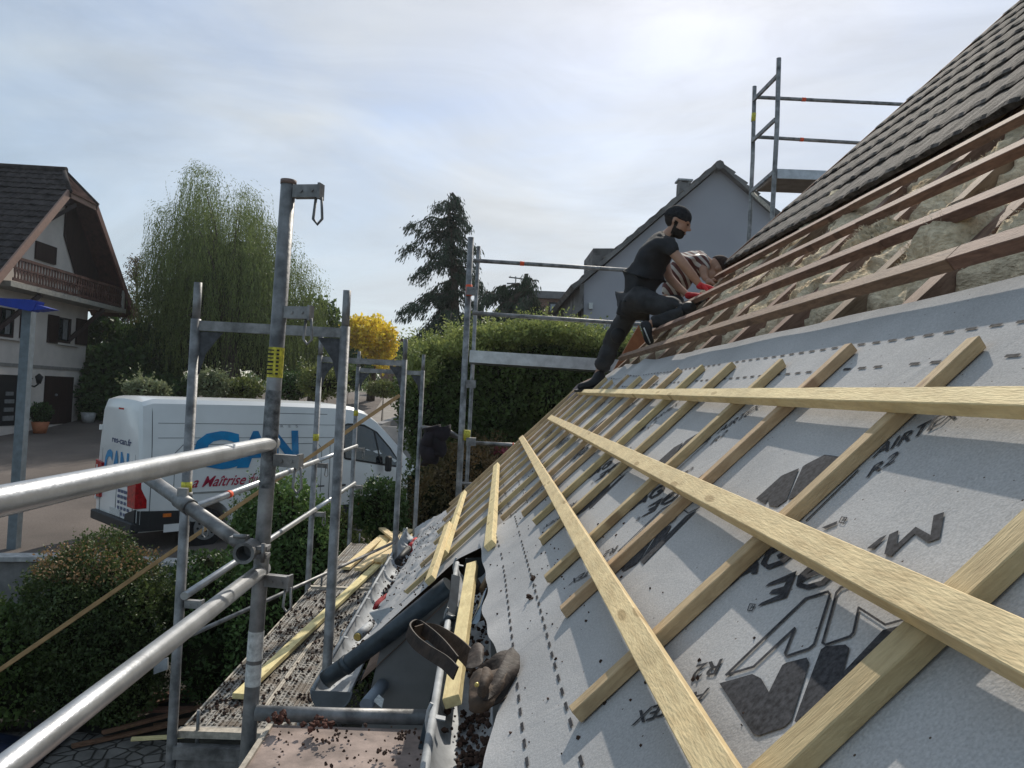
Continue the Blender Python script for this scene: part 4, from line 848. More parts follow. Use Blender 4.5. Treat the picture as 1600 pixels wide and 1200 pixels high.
# ------------------------------------------------------------------ van
VP0 = at(211, 860, 13.5); VP0 = Vector((VP0.x, VP0.y, -3.0)); HD = R(45.5)
VF = Vector((math.sin(HD), math.cos(HD), 0)); VL = Vector((-math.cos(HD), math.sin(HD), 0))
VLEN, VH, VWD = 7.25, 2.72, 2.02
def fx(x): return interp(x, [-9, 2.0, 4.4, 7.25, 17.25], [-9, 2.0, 3.6, 6.80, 16.8])
def ifx(x): return interp(x, [-9, 2.0, 3.6, 6.80, 16.8], [-9, 2.0, 4.4, 7.25, 17.25])
def V_(x, y, z): return VP0 + VF * fx(x) + VL * y + ZUP * z
van = thing('delivery_van', 'white high-roof delivery van with large blue lettering parked on the drive', 'van', VP0)
def coach():
    m = bpy.data.materials.new('white_van_paint'); m.use_nodes = True; t = m.node_tree; b = t.nodes['Principled BSDF']
    b.inputs['Roughness'].default_value = 0.32; b.inputs['Coat Weight'].default_value = 0.5; b.inputs['Coat Roughness'].default_value = 0.1
    tcn = N(t, 'ShaderNodeTexCoord'); n_ = N(t, 'ShaderNodeTexNoise'); n_.inputs['Scale'].default_value = 1.2; n_.inputs['Detail'].default_value = 8; t.links.new(tcn.outputs['Object'], n_.inputs[0])
    r_ = N(t, 'ShaderNodeValToRGB'); e = r_.color_ramp.elements; e[0].position = 0.3; e[0].color = (0.70, 0.70, 0.69, 1); e[1].position = 0.7; e[1].color = (0.84, 0.84, 0.83, 1); t.links.new(n_.outputs['Fac'], r_.inputs[0]); t.links.new(r_.outputs[0], b.inputs['Base Color'])
    return m
VANW = coach()
GLASS = mat('dark_glass', (0.012, 0.016, 0.02), 0.05, var=0.1, spec=0.9)
BLKP = mat('black_bumper', (0.02, 0.021, 0.023), 0.55, var=0.1)
# stations: x, roof z, half width low, half width top, shoulder z where the side starts leaning in
ST = [(0.0, 2.52, 0.97, 0.80, 1.3), (0.05, 2.66, 1.0, 0.84, 1.3), (0.22, 2.72, 1.01, 0.86, 1.3), (2.5, 2.74, 1.01, 0.86, 1.3), (4.7, 2.73, 1.01, 0.86, 1.3), (5.1, 2.70, 1.01, 0.85, 1.3), (5.45, 2.60, 1.01, 0.82, 1.3), (5.75, 2.40, 1.01, 0.80, 1.3),
      (6.05, 2.12, 1.0, 0.80, 1.26), (6.35, 1.80, 0.98, 0.80, 1.2), (6.6, 1.52, 0.97, 0.80, 1.12), (6.85, 1.36, 0.95, 0.78, 1.05), (7.1, 1.10, 0.90, 0.74, 0.92), (7.22, 0.92, 0.84, 0.70, 0.8), (VLEN, 0.6, 0.8, 0.7, 0.6)]
bm = bmesh.new(); rings = []
for x, zt, wl, wt, zs in ST:
    zs = min(zs, zt - 0.02); half = []
    half += [(0.0, 0.38), (wl * 0.97, 0.38), (wl, 0.52), (wl * 1.0, zs)]
    for k in (0.35, 0.7, 0.9): zz = lerp(zs, zt, k); half.append((lerp(wl, wt, k ** 1.6), zz if k < 0.9 else lerp(zs, zt, 0.93)))
    half += [(wt * 0.93, lerp(zs, zt, 0.985)), (wt * 0.6, zt), (0.0, zt + 0.015)]
    ring_ = [V_(x, VWD / 2 - a, z) for a, z in half] + [V_(x, VWD / 2 + a, z) for a, z in reversed(half[1:-1])]
    rings.append([bm.verts.new(p) for p in ring_])
for p, q in zip(rings, rings[1:]):
    for k in range(len(p)): f = bm.faces.new((p[k], p[(k + 1) % len(p)], q[(k + 1) % len(p)], q[k])); f.smooth = True
bm.faces.new(rings[0]); bm.faces.new(list(reversed(rings[-1]))); bmesh.ops.recalc_face_normals(bm, faces=bm.faces[:])
me = bpy.data.meshes.new('body'); bm.to_mesh(me); bm.free(); body = link('body', me, VANW, van)
cb = MB()
for x in (1.25, 5.95): cb.tube([V_(x, -0.4, 0.42), V_(x, 2.5, 0.42)], 0.46, 28)
ct = cb.build('cutter', BLKP); md = body.modifiers.new('b', 'BOOLEAN'); md.object = ct; md.solver = 'EXACT'; md.operation = 'DIFFERENCE'; evaluated(body); bpy.data.objects.remove(ct)
if not body.data.materials: body.data.materials.append(VANW)
try:
    body.data.set_sharp_from_angle(angle=R(32))
except Exception: pass
def side_y(z, x=3.0):                    # lateral offset of the right side skin at height z
    zt, wl, wt, zs = interp(x, [s[0] for s in ST], [s[1] for s in ST]), interp(x, [s[0] for s in ST], [s[2] for s in ST]), interp(x, [s[0] for s in ST], [s[3] for s in ST]), interp(x, [s[0] for s in ST], [s[4] for s in ST])
    k = max(0, min(0.9, (z - zs) / (zt - zs)))
    ks = [0, 0.35, 0.7, 0.9]; return VWD / 2 - interp(k, ks, [lerp(wl, wt, q ** 1.6) for q in ks])
def S_(x, z, o=0.004): return V_(x, side_y(z, x) - o, z)
def panel(name, pts, m, o=0.004, parent=body):
    bm = bmesh.new(); bm.faces.new([bm.verts.new((x, z, 0)) for x, z in pts]); bmesh.ops.triangulate(bm, faces=bm.faces[:])
    for _ in range(3):
        es = [e for e in bm.edges if e.calc_length() > 0.25]
        if es: bmesh.ops.subdivide_edges(bm, edges=es, cuts=1); bmesh.ops.triangulate(bm, faces=bm.faces[:])
    for v in bm.verts: v.co = S_(v.co.x, v.co.y, o)
    me = bpy.data.meshes.new(name); bm.to_mesh(me); bm.free(); return link(name, me, m, parent)
def line(name, pts, w_=0.012, m=None, o=0.003, closed=False):
    b = MB(); n_ = len(pts)
    for i in range(n_ if closed else n_ - 1):
        p, q = pts[i], pts[(i + 1) % n_]; k = max(1, int(math.dist(p, q) / 0.3))
        for j in range(k):
            a = (lerp(p[0], q[0], j / k), lerp(p[1], q[1], j / k)); c = (lerp(p[0], q[0], (j + 1) / k), lerp(p[1], q[1], (j + 1) / k)); A, B = S_(*a, o), S_(*c, o); b.beam(A, B, w_, 0.004, VL)
    return b.build(name, m or SEAM, body)
SEAM = mat('panel_gap', (0.10, 0.105, 0.11), 0.7, var=0.1)
line('seam', [(0.2, 0.55), (0.2, 2.55)]); line('seam', [(0.3, 2.28), (5.0, 2.28)], 0.008); line('seam', [(0.3, 2.02), (5.2, 2.02)], 0.008)
line('seam', [(2.95, 0.6), (2.95, 2.5), (4.55, 2.5)], 0.012); line('seam', [(4.6, 0.6), (4.6, 1.9)], 0.012); line('seam', [(0.6, 1.1), (0.6, 1.75), (0.75, 1.9), (2.8, 1.9)], 0.010); line('seam', [(3.1, 1.9), (4.3, 1.9), (4.42, 1.8), (4.42, 0.9)], 0.01)
line('trim_rail', [(0.45, 1.02), (2.92, 1.02)], 0.035, mat('rail_trim', (0.3, 0.3, 0.28), 0.5)); line('trim_rail', [(2.98, 1.02), (4.5, 1.02)], 0.03)
panel('lower_cladding', [(0.0, 0.40), (0.82, 0.40), (0.86, 0.72), (0.0, 0.76)], BLKP, 0.02); panel('lower_cladding', [(1.75, 0.40), (5.4, 0.40), (5.4, 0.60), (1.75, 0.60)], BLKP, 0.015); panel('lower_cladding', [(6.5, 0.4), (7.1, 0.4), (7.05, 0.62), (6.5, 0.72)], BLKP, 0.015)
panel('white_sill', [(0.45, 0.36), (0.9, 0.36), (0.9, 0.5), (0.45, 0.5)], VANW, 0.03)
MB().box(S_(0.5, 0.66, 0.03), VF * 0.14, VL * 0.02, ZUP * 0.06).build('side_marker', mat('orange_lens', (0.75, 0.18, 0.02), 0.3), body)
MB().box(S_(3.1, 0.66, 0.02), VF * 0.12, VL * 0.02, ZUP * 0.06).build('side_marker', MATS['orange_lens'], body)
MB().box(S_(5.3, 0.60, 0.02), VF * 0.12, VL * 0.02, ZUP * 0.06).build('side_marker', MATS['orange_lens'], body)
def van_px(x, y):                        # photo point -> (x, z) on the side of the van
    d = ray(x, y); nrm = VL; o_ = V_(0, 0.03, 0); tt = o_.dot(nrm) / d.dot(nrm); p = d * tt - VP0; return ifx(p.dot(VF)), p.z
# cab glass: side window with quarter light, windscreen edge
WP = [van_px(*q) for q in ((538, 716), (537, 668), (545, 663), (572, 665), (592, 676), (612, 701), (629, 730), (600, 726))]
win = panel('side_window', WP, GLASS, 0.004); line('window_pillar', [van_px(594, 724), van_px(588, 674)], 0.035, BLKP, 0.008)
line('window_frame', WP, 0.04, BLKP, 0.006, True)
b = MB(); b.poly([V_(5.52, 0.30, 2.42), V_(6.52, 0.26, 1.50), V_(6.52, 1.76, 1.50), V_(5.52, 1.72, 2.42)]); wsn = b.build('windscreen', GLASS, body)
wsn.location = (VF * 0.03 + ZUP * 0.06)
MB().box(S_(van_px(600, 716)[0], 1.45, 0.16), VF * 0.14, VL * 0.12, ZUP * 0.34).build('wing_mirror', BLKP, van, bevel=0.03)
MB().box(S_(4.85, 1.02, 0.025), VF * 0.22, VL * 0.03, ZUP * 0.035).build('door_handle', BLKP, body); MB().box(S_(3.4, 1.0, 0.025), VF * 0.22, VL * 0.03, ZUP * 0.035).build('door_handle', BLKP, body)
line('seam', [(6.55, 0.75), (6.45, 1.2), (6.5, 1.35)], 0.01)
panel('headlight', [(6.72, 0.85), (6.68, 1.12), (7.0, 1.0), (7.08, 0.85)], mat('lamp_glass', (0.4, 0.42, 0.45), 0.1), 0.01)
# wheels
for x in (1.25, 5.95):
    for y, s_ in ((0.05, -1), (1.97, 1)):
        wh = MB().tube([V_(x, y - 0.02 * s_, 0.36), V_(x, y - 0.24 * s_, 0.36)], 0.36, 32).build('wheel', BLACK, van)
        b = MB(); b.tube([V_(x, y + 0.005 * s_, 0.36), V_(x, y - 0.04 * s_, 0.36)], 0.22, 28)
        rim = b.build('rim', mat('wheel_steel', (0.30, 0.31, 0.32), 0.4, 0.6) if 'wheel_steel' not in MATS else MATS['wheel_steel'], wh)
        b = MB()
        for k in range(10):
            a = k * math.pi / 5; c = V_(x, y + 0.010 * s_, 0.36) + VF * 0.15 * math.cos(a) + ZUP * 0.15 * math.sin(a); b.tube([c, c + VL * -0.02 * s_], 0.024, 8)
        b.tube([V_(x, y + 0.02 * s_, 0.36), V_(x, y, 0.36)], 0.07, 16); b.build('wheel_holes', BLACK, rim)
# rear: x < 0 face
def B_(y, z, o=0.006): return V_(-o + 0.012 * max(0, (z - 1.3)), y, z)
def rline(pts, w_=0.012):
    b = MB()
    for p, q in zip(pts, pts[1:]): b.beam(B_(*p), B_(*q), w_, 0.004, VF)
    return b.build('seam', SEAM, body)
rline([(1.01, 0.5), (1.01, 2.45)], 0.014); rline([(0.22, 0.55), (0.22, 2.3), (0.3, 2.42), (1.72, 2.42), (1.8, 2.3), (1.8, 0.55)])
b = MB(); b.extrude([V_(-0.05, 0.0, 0.80), V_(-0.05, 0.34, 0.80), V_(-0.05, 0.40, 1.45), V_(-0.05, 0.02, 1.48)], VF * 0.20); b.build('tail_light', mat('red_lens', (0.42, 0.008, 0.012), 0.15, var=0.25, scale=20, spec=0.7), van)
b = MB(); b.extrude([V_(-0.05, 2.02, 0.80), V_(-0.05, 1.72, 0.80), V_(-0.05, 1.68, 1.45), V_(-0.05, 1.98, 1.48)], VF * 0.20); b.build('tail_light', MATS['red_lens'], van)
MB().box(V_(-0.02, 1.01, 0.46), VF * 0.14, VL * 1.98, ZUP * 0.18).build('bumper', BLKP, van, bevel=0.02)
b = MB(); b.extrude([V_(-0.035, 0.05, 0.50), V_(-0.035, 0.50, 0.50), V_(-0.035, 0.45, 0.66), V_(-0.035, 0.05, 0.78)], VF * 0.05); b.build('bumper_corner', BLKP, van)
MB().box(B_(1.0, 0.62), VF * 0.02, VL * 0.5, ZUP * 0.12).build('number_plate', WHITEP, body)
MB().box(B_(0.98, 1.30, 0.03), VF * 0.05, VL * 0.06, ZUP * 0.22).build('door_handle', VANW, body, bevel=0.01); MB().box(B_(0.93, 1.32, 0.03), VF * 0.03, VL * 0.04, ZUP * 0.06).build('lock', BLKP, body)
for z in (0.8, 1.35, 2.1): MB().box(B_(1.9, z, 0.03), VF * 0.05, VL * 0.05, ZUP * 0.1).build('hinge', VANW, body)
MB().box(B_(1.0, 2.49, 0.0), VF * 0.03, VL * 0.26, ZUP * 0.035).build('brake_light', MATS['red_lens'], body)
# lettering
def bluemat():
    m = mat('blue_vinyl', (0.0, 0.30, 0.62), 0.4, scale=1.6, col2=(0.015, 0.10, 0.26), coat=0.3); return m
BLU = bluemat(); NAVY = mat('navy_vinyl', (0.01, 0.03, 0.12), 0.5, var=0.1); PINK = mat('crimson_vinyl', (0.42, 0.015, 0.06), 0.5, var=0.1); GRV = mat('grey_vinyl', (0.28, 0.28, 0.30), 0.6)
def side_text(name, s, bl, br, tl, m, shear=0.0, bold=0.0, split=1):
    a, b_, c = van_px(*bl), van_px(*br), van_px(*tl)
    vs, fs = text2d(s, shear, bold); bm = bmesh.new(); vv = [bm.verts.new((a[0] + (b_[0] - a[0]) * u + (c[0] - a[0]) * v, a[1] + (b_[1] - a[1]) * u + (c[1] - a[1]) * v, 0)) for u, v in vs]
    for f in fs:
        try: bm.faces.new([vv[i] for i in f])
        except ValueError: pass
    for v in bm.verts: v.co = S_(v.co.x, v.co.y, 0.012)
    me = bpy.data.meshes.new(name); bm.to_mesh(me); bm.free(); return link(name, me, m, body)
side_text('lettering', 'CAN', (302, 735), (466, 727), (302, 674), BLU, bold=0.045)
b = MB(); q0, q1, q2 = [S_(*van_px(*q), 0.02) for q in ((302, 704), (342, 697), (330, 701))]; b.poly([q0, q1, S_(*van_px(342, 699), 0.02), S_(*van_px(305, 707), 0.02)]); b.build('red_stroke', PINK, body)
side_text('lettering', 'a Maîtrise du', (298, 762), (401, 755), (299, 745), PINK, shear=0.5, bold=0.01)
side_text('lettering', 'R   E   S', (440, 668), (467, 668), (440, 664), GRV)
side_text('lettering', '77 78 42 .', (572, 756), (612, 751), (572, 748), NAVY, bold=0.02); side_text('lettering', '06', (549, 768), (566, 767), (549, 760), GRV, bold=0.02)
def rear_text(s, y0, y1, z0, z1, m, slope=0.0, bold=0.0):
    return text_on('lettering', s, lambda u, v: B_(lerp(y0, y1, u), lerp(z0, z1, v) - slope * u, 0.012), m, body, bold=bold)
rear_text('res-can.fr', 1.35, 0.42, 1.86, 1.98, NAVY, 0.02, 0.02); rear_text('CAN', 1.65, 0.5, 1.12, 1.72, BLU, 0.0, 0.04)
b = MB()
for i in range(5):
    for j in range(4):
        if (i, j) != (4, 3): b.box(B_(0.86 - j * 0.15, 1.02 - i * 0.10, 0.012), VF * 0.002, VL * (0.11 if i < 2 else 0.08), ZUP * 0.055)
b.build('contact_print', mat('faded_navy', (0.12, 0.13, 0.22), 0.6, var=0.3, scale=60), body)
# rear contact block: rows of small dark marks too fine to read
# ------------------------------------------------------------------ chalet-like house on the left
XH = -16.9
ch = thing('chalet_house', 'half-hipped house with dark tiled roof, wooden balcony and brown shutters behind the drive', 'house', (XH, 29.7, -2.1))
CREAM = mat('cream_render', (0.66, 0.59, 0.535), 0.9, var=0.07, scale=1.1, bump=0.15, bscale=20)
BRN = mat('dark_brown_shutter', (0.035, 0.016, 0.013), 0.6, var=0.2, stretch=(1, 1, 0.1)); REDB = mat('red_brown_wood', (0.075, 0.028, 0.022), 0.6, var=0.25, stretch=(1, 1, 0.2)); BARGE = mat('salmon_barge', (0.29, 0.175, 0.135), 0.7, var=0.08)
gl = -2.15
b = MB(); b.extrude([(XH, 26.0, gl), (XH, 33.15, gl), (XH, 33.15, 3.2), (XH, 33.9, 3.0), (XH, 30.9, 7.1), (XH, 29.9, 7.1), (XH, 26.0, 3.2)], (-9, 0, 0)); wl = b.build('wall', CREAM, ch)
b = MB(); b.abox(XH - 0.05, XH + 0.03, 26.0, 33.16, 0.30, 0.42); b.build('string_course', mat('band', (0.27, 0.25, 0.23), 0.9), ch)
RT = mat('dark_roof_tile', (0.055, 0.047, 0.046), 0.9, var=0.3, scale=3, spec=0.1)
def tiled(name, o_, U, Vv, nu, nv, parent, amp=0.05, mask=None, m=RT):
    """tiled slope: courses step up the slope V, rolls run along U"""
    o_, U, Vv = Vector(o_), Vector(U), Vector(Vv); nn_ = U.cross(Vv).normalized()
    if nn_.z < 0: nn_ = -nn_
    vs, fs = [], []
    for j in range(nv):
        for e, h in ((0.0, amp), (0.98, 0.0)):
            for i in range(nu * 4 + 1):
                u = i / (nu * 4); v = (j + e) / nv; 
                if mask: u2 = mask(u, v)
                else: u2 = u
                vs.append(o_ + U * u2 + Vv * v + nn_ * (h + 0.6 * amp * abs(math.sin(math.pi * i / 4)) + 0.02 * nz(i * 0.25 // 1 * 3.1, j * 2.2, 1)))
    row = nu * 4 + 1
    for r_ in range(nv * 2 - 1):
        for i in range(nu * 4): a = r_ * row + i; fs.append((a, a + 1, a + row + 1, a + row))
    me = bpy.data.meshes.new(name); me.from_pydata(vs, [], fs); return link(name, me, m, parent)
XR = -16.0
rf = tiled('roof', (XR, 25.5, 3.0), (-12, 0, 0), (0, 4.0, 4.05), 46, 15, ch)
tiled('roof', (XR, 29.5, 7.05), (-12, 0, 0), (0, 1.0, 1.0), 46, 4, ch, mask=lambda u, v: lerp(0.8 / 12 * v, 1, u))
tiled('roof', (XR, 35.4, 3.0), (-12, 0, 0), (0, -3.9, 4.05), 20, 8, ch); tiled('roof', (XR, 31.5, 7.05), (-12, 0, 0), (0, -1.0, 1.0), 20, 3, ch, mask=lambda u, v: lerp(0.8 / 12 * v, 1, u))
b = MB(); b.poly([(XR + 0.1, 29.4, 7.0), (XR + 0.1, 31.6, 7.0), (-16.8, 30.5, 8.08)]); b.build('hip', mat('weathered_tile', (0.06, 0.04, 0.036), 1.0, var=0.3, scale=4, spec=0.0), ch)
MB().tube([(-16.7, 30.5, 8.1), (-22, 30.5, 8.1), (-28, 30.5, 8.1)], 0.13, 8).build('ridge_tiles', RT, ch); MB().tube([(XR + 0.05, 29.45, 7.03), (-16.8, 30.5, 8.08)], 0.09, 8).build('ridge_tiles', RT, ch)
MB().tube([(XR + 0.05, 31.55, 7.03), (-16.8, 30.5, 8.08)], 0.09, 8).build('ridge_tiles', RT, ch)
b = MB(); b.beam((XR, 25.4, 2.88), (XR, 29.5, 6.98), 0.07, 0.28, (1, 0, 0) if False else Vector((0, -1, 1)))
b.build('barge_board', BARGE, ch); MB().beam((XR, 29.45, 6.93), (XR, 31.55, 6.93), 0.07, 0.24, ZUP).build('barge_board', BARGE, ch)
MB().beam((XR, 35.5, 2.88), (XR, 31.5, 6.98), 0.07, 0.26, Vector((0, 1, 1))).build('barge_board', mat('dark_red_barge', (0.13, 0.05, 0.04), 0.7), ch)
b = MB(); b.poly([(XR, 25.5, 2.86), (XR, 29.5, 6.9), (XH - 1, 29.5, 6.9), (XH - 1, 25.5, 2.86)]); b.poly([(XR, 35.4, 2.86), (XR, 31.5, 6.9), (XH - 1, 31.5, 6.9), (XH - 1, 35.4, 2.86)]); b.poly([(XR, 29.5, 6.9), (XR, 31.5, 6.9), (XH - 1, 31.5, 6.9), (XH - 1, 29.5, 6.9)]); b.build('soffit', REDB, ch)
b = MB(); b.extrude([(XH + 0.02, 31.6, 6.9), (XH + 0.02, 34.8, 3.2), (XH + 0.02, 32.6, 3.2), (XH + 0.02, 30.9, 5.6), (XH + 0.02, 30.9, 6.9)], (0.05, 0, 0)); b.build('timber_cladding', BRN, ch)
for y0 in (30.2, 29.7): MB().beam((XR - 0.1, y0, 6.7), (XH, y0 - 0.8, 5.7), 0.12, 0.14, (0, 0, 1)).build('strut', BRN, ch)
# balcony
MB().abox(XH, XR, 26.3, 34.6, 2.98, 3.16).build('balcony_slab', mat('pale_slab', (0.36, 0.34, 0.30), 0.8), ch)
bl = MB().abox(XR - 0.10, XR - 0.04, 26.5, 34.3, 3.94, 4.04).build('balcony', REDB, ch)
MB().abox(XR - 0.09, XR - 0.05, 26.5, 34.3, 3.20, 3.30).build('bottom_rail', REDB, bl); MB().abox(XR - 0.09, XR - 0.05, 26.5, 34.3, 3.62, 3.68).build('mid_rail', REDB, bl)
b = MB(); y = 26.55
while y < 34.3:
    b.extrude([(XR - 0.085, y, 3.2), (XR - 0.085, y + 0.13, 3.2), (XR - 0.085, y + 0.09, 3.4), (XR - 0.085, y + 0.14, 3.55), (XR - 0.085, y + 0.10, 3.75), (XR - 0.085, y + 0.13, 3.95), (XR - 0.085, y, 3.95), (XR - 0.085, y + 0.03, 3.75), (XR - 0.085, y - 0.01, 3.55), (XR - 0.085, y + 0.04, 3.4)], (0.025, 0, 0)); y += 0.185
b.build('balusters', REDB, bl)
MB().box((XR - 0.06, 34.35, 3.5), (0.12, 0, 0), (0, 0.14, 0), (0, 0, 1.0)).build('balcony_post', mat('pale_post', (0.36, 0.33, 0.3), 0.8), bl)
for y in (28.4, 33.0): MB().beam((XH + 0.02, y - 1.3, 1.5), (XR - 0.15, y - 0.1, 2.95), 0.13, 0.15, (0, 0, 1)).build('strut', BRN, ch)
def hq(name, x0, y0, x1, y1, m, parent=ch, o=0.05, X=XH):
    a, c = atx(x0, y0, X), atx(x1, y1, X); return MB().abox(X - 0.02, X + o, min(a.y, c.y), max(a.y, c.y), min(a.z, c.z), max(a.z, c.z)).build(name, m, parent)
hq('shutter', 55, 376, 85, 414, BRN, o=0.07)
for (x0, y0, x1, y1, s1) in ((76, 492, 109, 537, ((75, 491, 88, 537), (119, 497, 134, 540))), (-14, 477, 20, 528, ((32, 482, 45, 530), (-30, 470, -16, 520)))):
    w_ = hq('window', x0, y0, x1, y1, BRN, o=0.02); hq('pane', x0 + 16, y0 + 5, x1 - 3, y1 - 4, GLASS, w_, 0.035); hq('curtain', x0 + 22, y0 + 7, x0 + 27, y1 - 6, mat('net_curtain', (0.2, 0.2, 0.2), 0.9), w_, 0.04)
    hq('sill', x0 + 10, y1 + 1, x1 + 11, y1 + 5, MATS['pale_slab'], w_, 0.12)
    for q in s1: hq('shutter', *q, BRN, o=0.06)
d_ = hq('garage_door', 70, 587, 115, 661, BRN, o=0.02); hq('door_reveal', 115, 589, 121, 660, CREAM, d_, 0.03); MB().ball(atx(88, 617, XH + 0.06), 0.05).build('handle', ZINC, d_)
g_ = hq('garage_opening', -20, 584, 31, 664, mat('garage_dark', (0.012, 0.012, 0.013), 0.9), o=0.02)
for q in ((8, 612, 19, 618), (6, 624, 20, 630), (5, 637, 19, 643), (3, 650, 19, 657)): hq('stored_box', *q, MATS['white_label'] if False else mat('grey_box', (0.2, 0.2, 0.2), 0.9), g_, 0.05)
l_ = MB(); lp = atx(61, 592, XH + 0.35); l_.tube([lp + Vector((0, 0, 0.2)), lp + Vector((0, 0, 0.08)), lp + Vector((0, 0, -0.18))], [0.02, 0.14, 0.07], 6); l_.tube([lp + Vector((0, 0, -0.18)), lp + Vector((-0.15, 0, -0.3)), lp + Vector((-0.35, 0, -0.25))], 0.03, 6); l_.tube([lp + Vector((0, -0.4, 0.0)), lp + Vector((-0.3, -0.3, 0.0))], 0.02, 6); l_.build('wall_lantern', BLACK, ch)

LEAFS = {}
def leafmat(name, c1, c2, tr=0.3, rnd=0.35):
    m = mat(name, c1, 0.55, scale=0.9, col2=c2, trans=tr, rnd=rnd, spec=0.35); return m
GRN = leafmat('dark_green_leaf', (0.082, 0.138, 0.036), (0.031, 0.065, 0.019)); GRN2 = leafmat('mid_green_leaf', (0.138, 0.194, 0.046), (0.058, 0.101, 0.026)); OLV = leafmat('olive_leaf', (0.227, 0.244, 0.073), (0.086, 0.115, 0.031))
WIL = leafmat('willow_leaf', (0.198, 0.240, 0.066), (0.090, 0.126, 0.036), 0.35); CED = leafmat('cedar_needle', (0.046, 0.072, 0.036), (0.019, 0.034, 0.019), 0.12); YEL = leafmat('yellow_leaf', (0.950, 0.744, 0.060), (0.660, 0.504, 0.060), 0.45, 0.3)
RUS = leafmat('russet_leaf', (0.211, 0.121, 0.049), (0.072, 0.072, 0.026)); PAL = leafmat('pale_leaf', (0.276, 0.300, 0.162), (0.115, 0.144, 0.065)); BARK = mat('bark', (0.085, 0.065, 0.05), 0.95, var=0.3, scale=6, bump=0.6)
def quads(name, L, m, parent=None, kindw=0.5):
    vs, fs = [], []
    for p, d, w_, l_ in L:
        a = d.orthogonal().normalized(); a.rotate(Quaternion(d, random.random() * 6.28)); k = len(vs)
        vs += [p - a * w_ * 0.5 * kindw, p + d * l_ * 0.5 - a * w_ * 0.5, p + d * l_, p + d * l_ * 0.5 + a * w_ * 0.5]; fs.append((k, k + 1, k + 2, k + 3))
    me = bpy.data.meshes.new(name); me.from_pydata(vs, [], fs); return link(name, me, m, parent)
def rdir():
    while True:
        v = Vector((random.uniform(-1, 1), random.uniform(-1, 1), random.uniform(-1, 1)))
        if 0.05 < v.length < 1: return v.normalized()
def foliage(name, blobs, n_, size, m, parent=None, shell=0.55, flat=0.0, clump=1.0, up=0.25, spikes=0):
    L = []; vol = [b_[3] * b_[4] * b_[5] for b_ in blobs]; tot = sum(vol)
    for b_, v in zip(blobs, vol):
        c = Vector(b_[:3]); r = Vector(b_[3:6]); k = int(n_ * (v / tot) ** 0.9 + 1)
        for _ in range(k):
            d = rdir(); q = 1 + 0.22 * clump * nz(d.x * 2.2 + c.x, d.y * 2.2, d.z * 2.2) + 0.10 * clump * nz(d.x * 6, d.y * 6 + c.y, d.z * 6)
            t_ = (shell + (1 - shell) * random.random() ** 0.6) * q
            p = c + Vector((d.x * r.x, d.y * r.y, d.z * r.z)) * t_
            if nz(p.x * 1.6 / max(r) * 2, p.y * 1.6 / max(r) * 2, p.z * 1.6 / max(r) * 2) < -0.34: continue
            dd = (rdir() + d * 0.5 + ZUP * up).normalized(); s_ = size * random.uniform(0.6, 1.35); L.append((p, dd, s_ * 0.55, s_))
        for _ in range(spikes):
            d = rdir(); 
            if d.z < 0: d.z = -d.z
            base = c + Vector((d.x * r.x, d.y * r.y, d.z * r.z)) * 0.98; ln = size * random.uniform(2, 5); dd = (d + ZUP * 0.9 + rdir() * 0.3).normalized()
            for q in range(9): L.append((base + dd * ln * q / 9, (rdir() + dd * 0.6).normalized(), size * 0.4, size * 0.75))
    return quads(name, L, m, parent)
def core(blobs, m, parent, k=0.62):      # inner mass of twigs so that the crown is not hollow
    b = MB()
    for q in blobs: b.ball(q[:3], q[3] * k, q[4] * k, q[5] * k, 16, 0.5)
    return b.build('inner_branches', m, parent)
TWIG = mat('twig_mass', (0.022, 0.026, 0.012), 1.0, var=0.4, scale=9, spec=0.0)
def bush(name, label, blobs, n_, size, m, cat='shrub', group=None, stems=True, spikes=0, zg=-3.95, **k):
    c = blobs[0]; t = thing(name, label, cat, (c[0], c[1], zg), group)
    foliage('foliage', blobs, n_, size, m, t, spikes=spikes, **k); core(blobs, TWIG, t)
    if zg < -3.5:
        sk = [(q[0], q[1], (q[2] - q[5] * 0.45 + zg) / 2 + 0.1, q[3] * 0.88, q[4] * 0.88, max(0.3, (q[2] - q[5] * 0.2 - zg) / 2)) for q in blobs]
        foliage('lower_foliage', sk, n_ // 2, size, m, t, shell=0.7); core(sk, TWIG, t, 0.7)
    b = MB()
    for q in blobs:
        for _ in range(3): b.tube([(q[0] + random.uniform(-0.1, 0.1), q[1] + random.uniform(-0.1, 0.1), zg), (q[0] + random.uniform(-0.3, 0.3) * q[3], q[1], q[2])], [0.016, 0.008], 6)
    b.build('stem', BARK, t); return t
def A(x, y, Y, r, ry=None, rz=None):     # blob centred on a photo point at depth Y, radii in photo px
    p = at(x, y, Y); k = Y / F0; return (p.x, p.y, p.z, r * k, (ry or r) * k, (rz or r) * k)
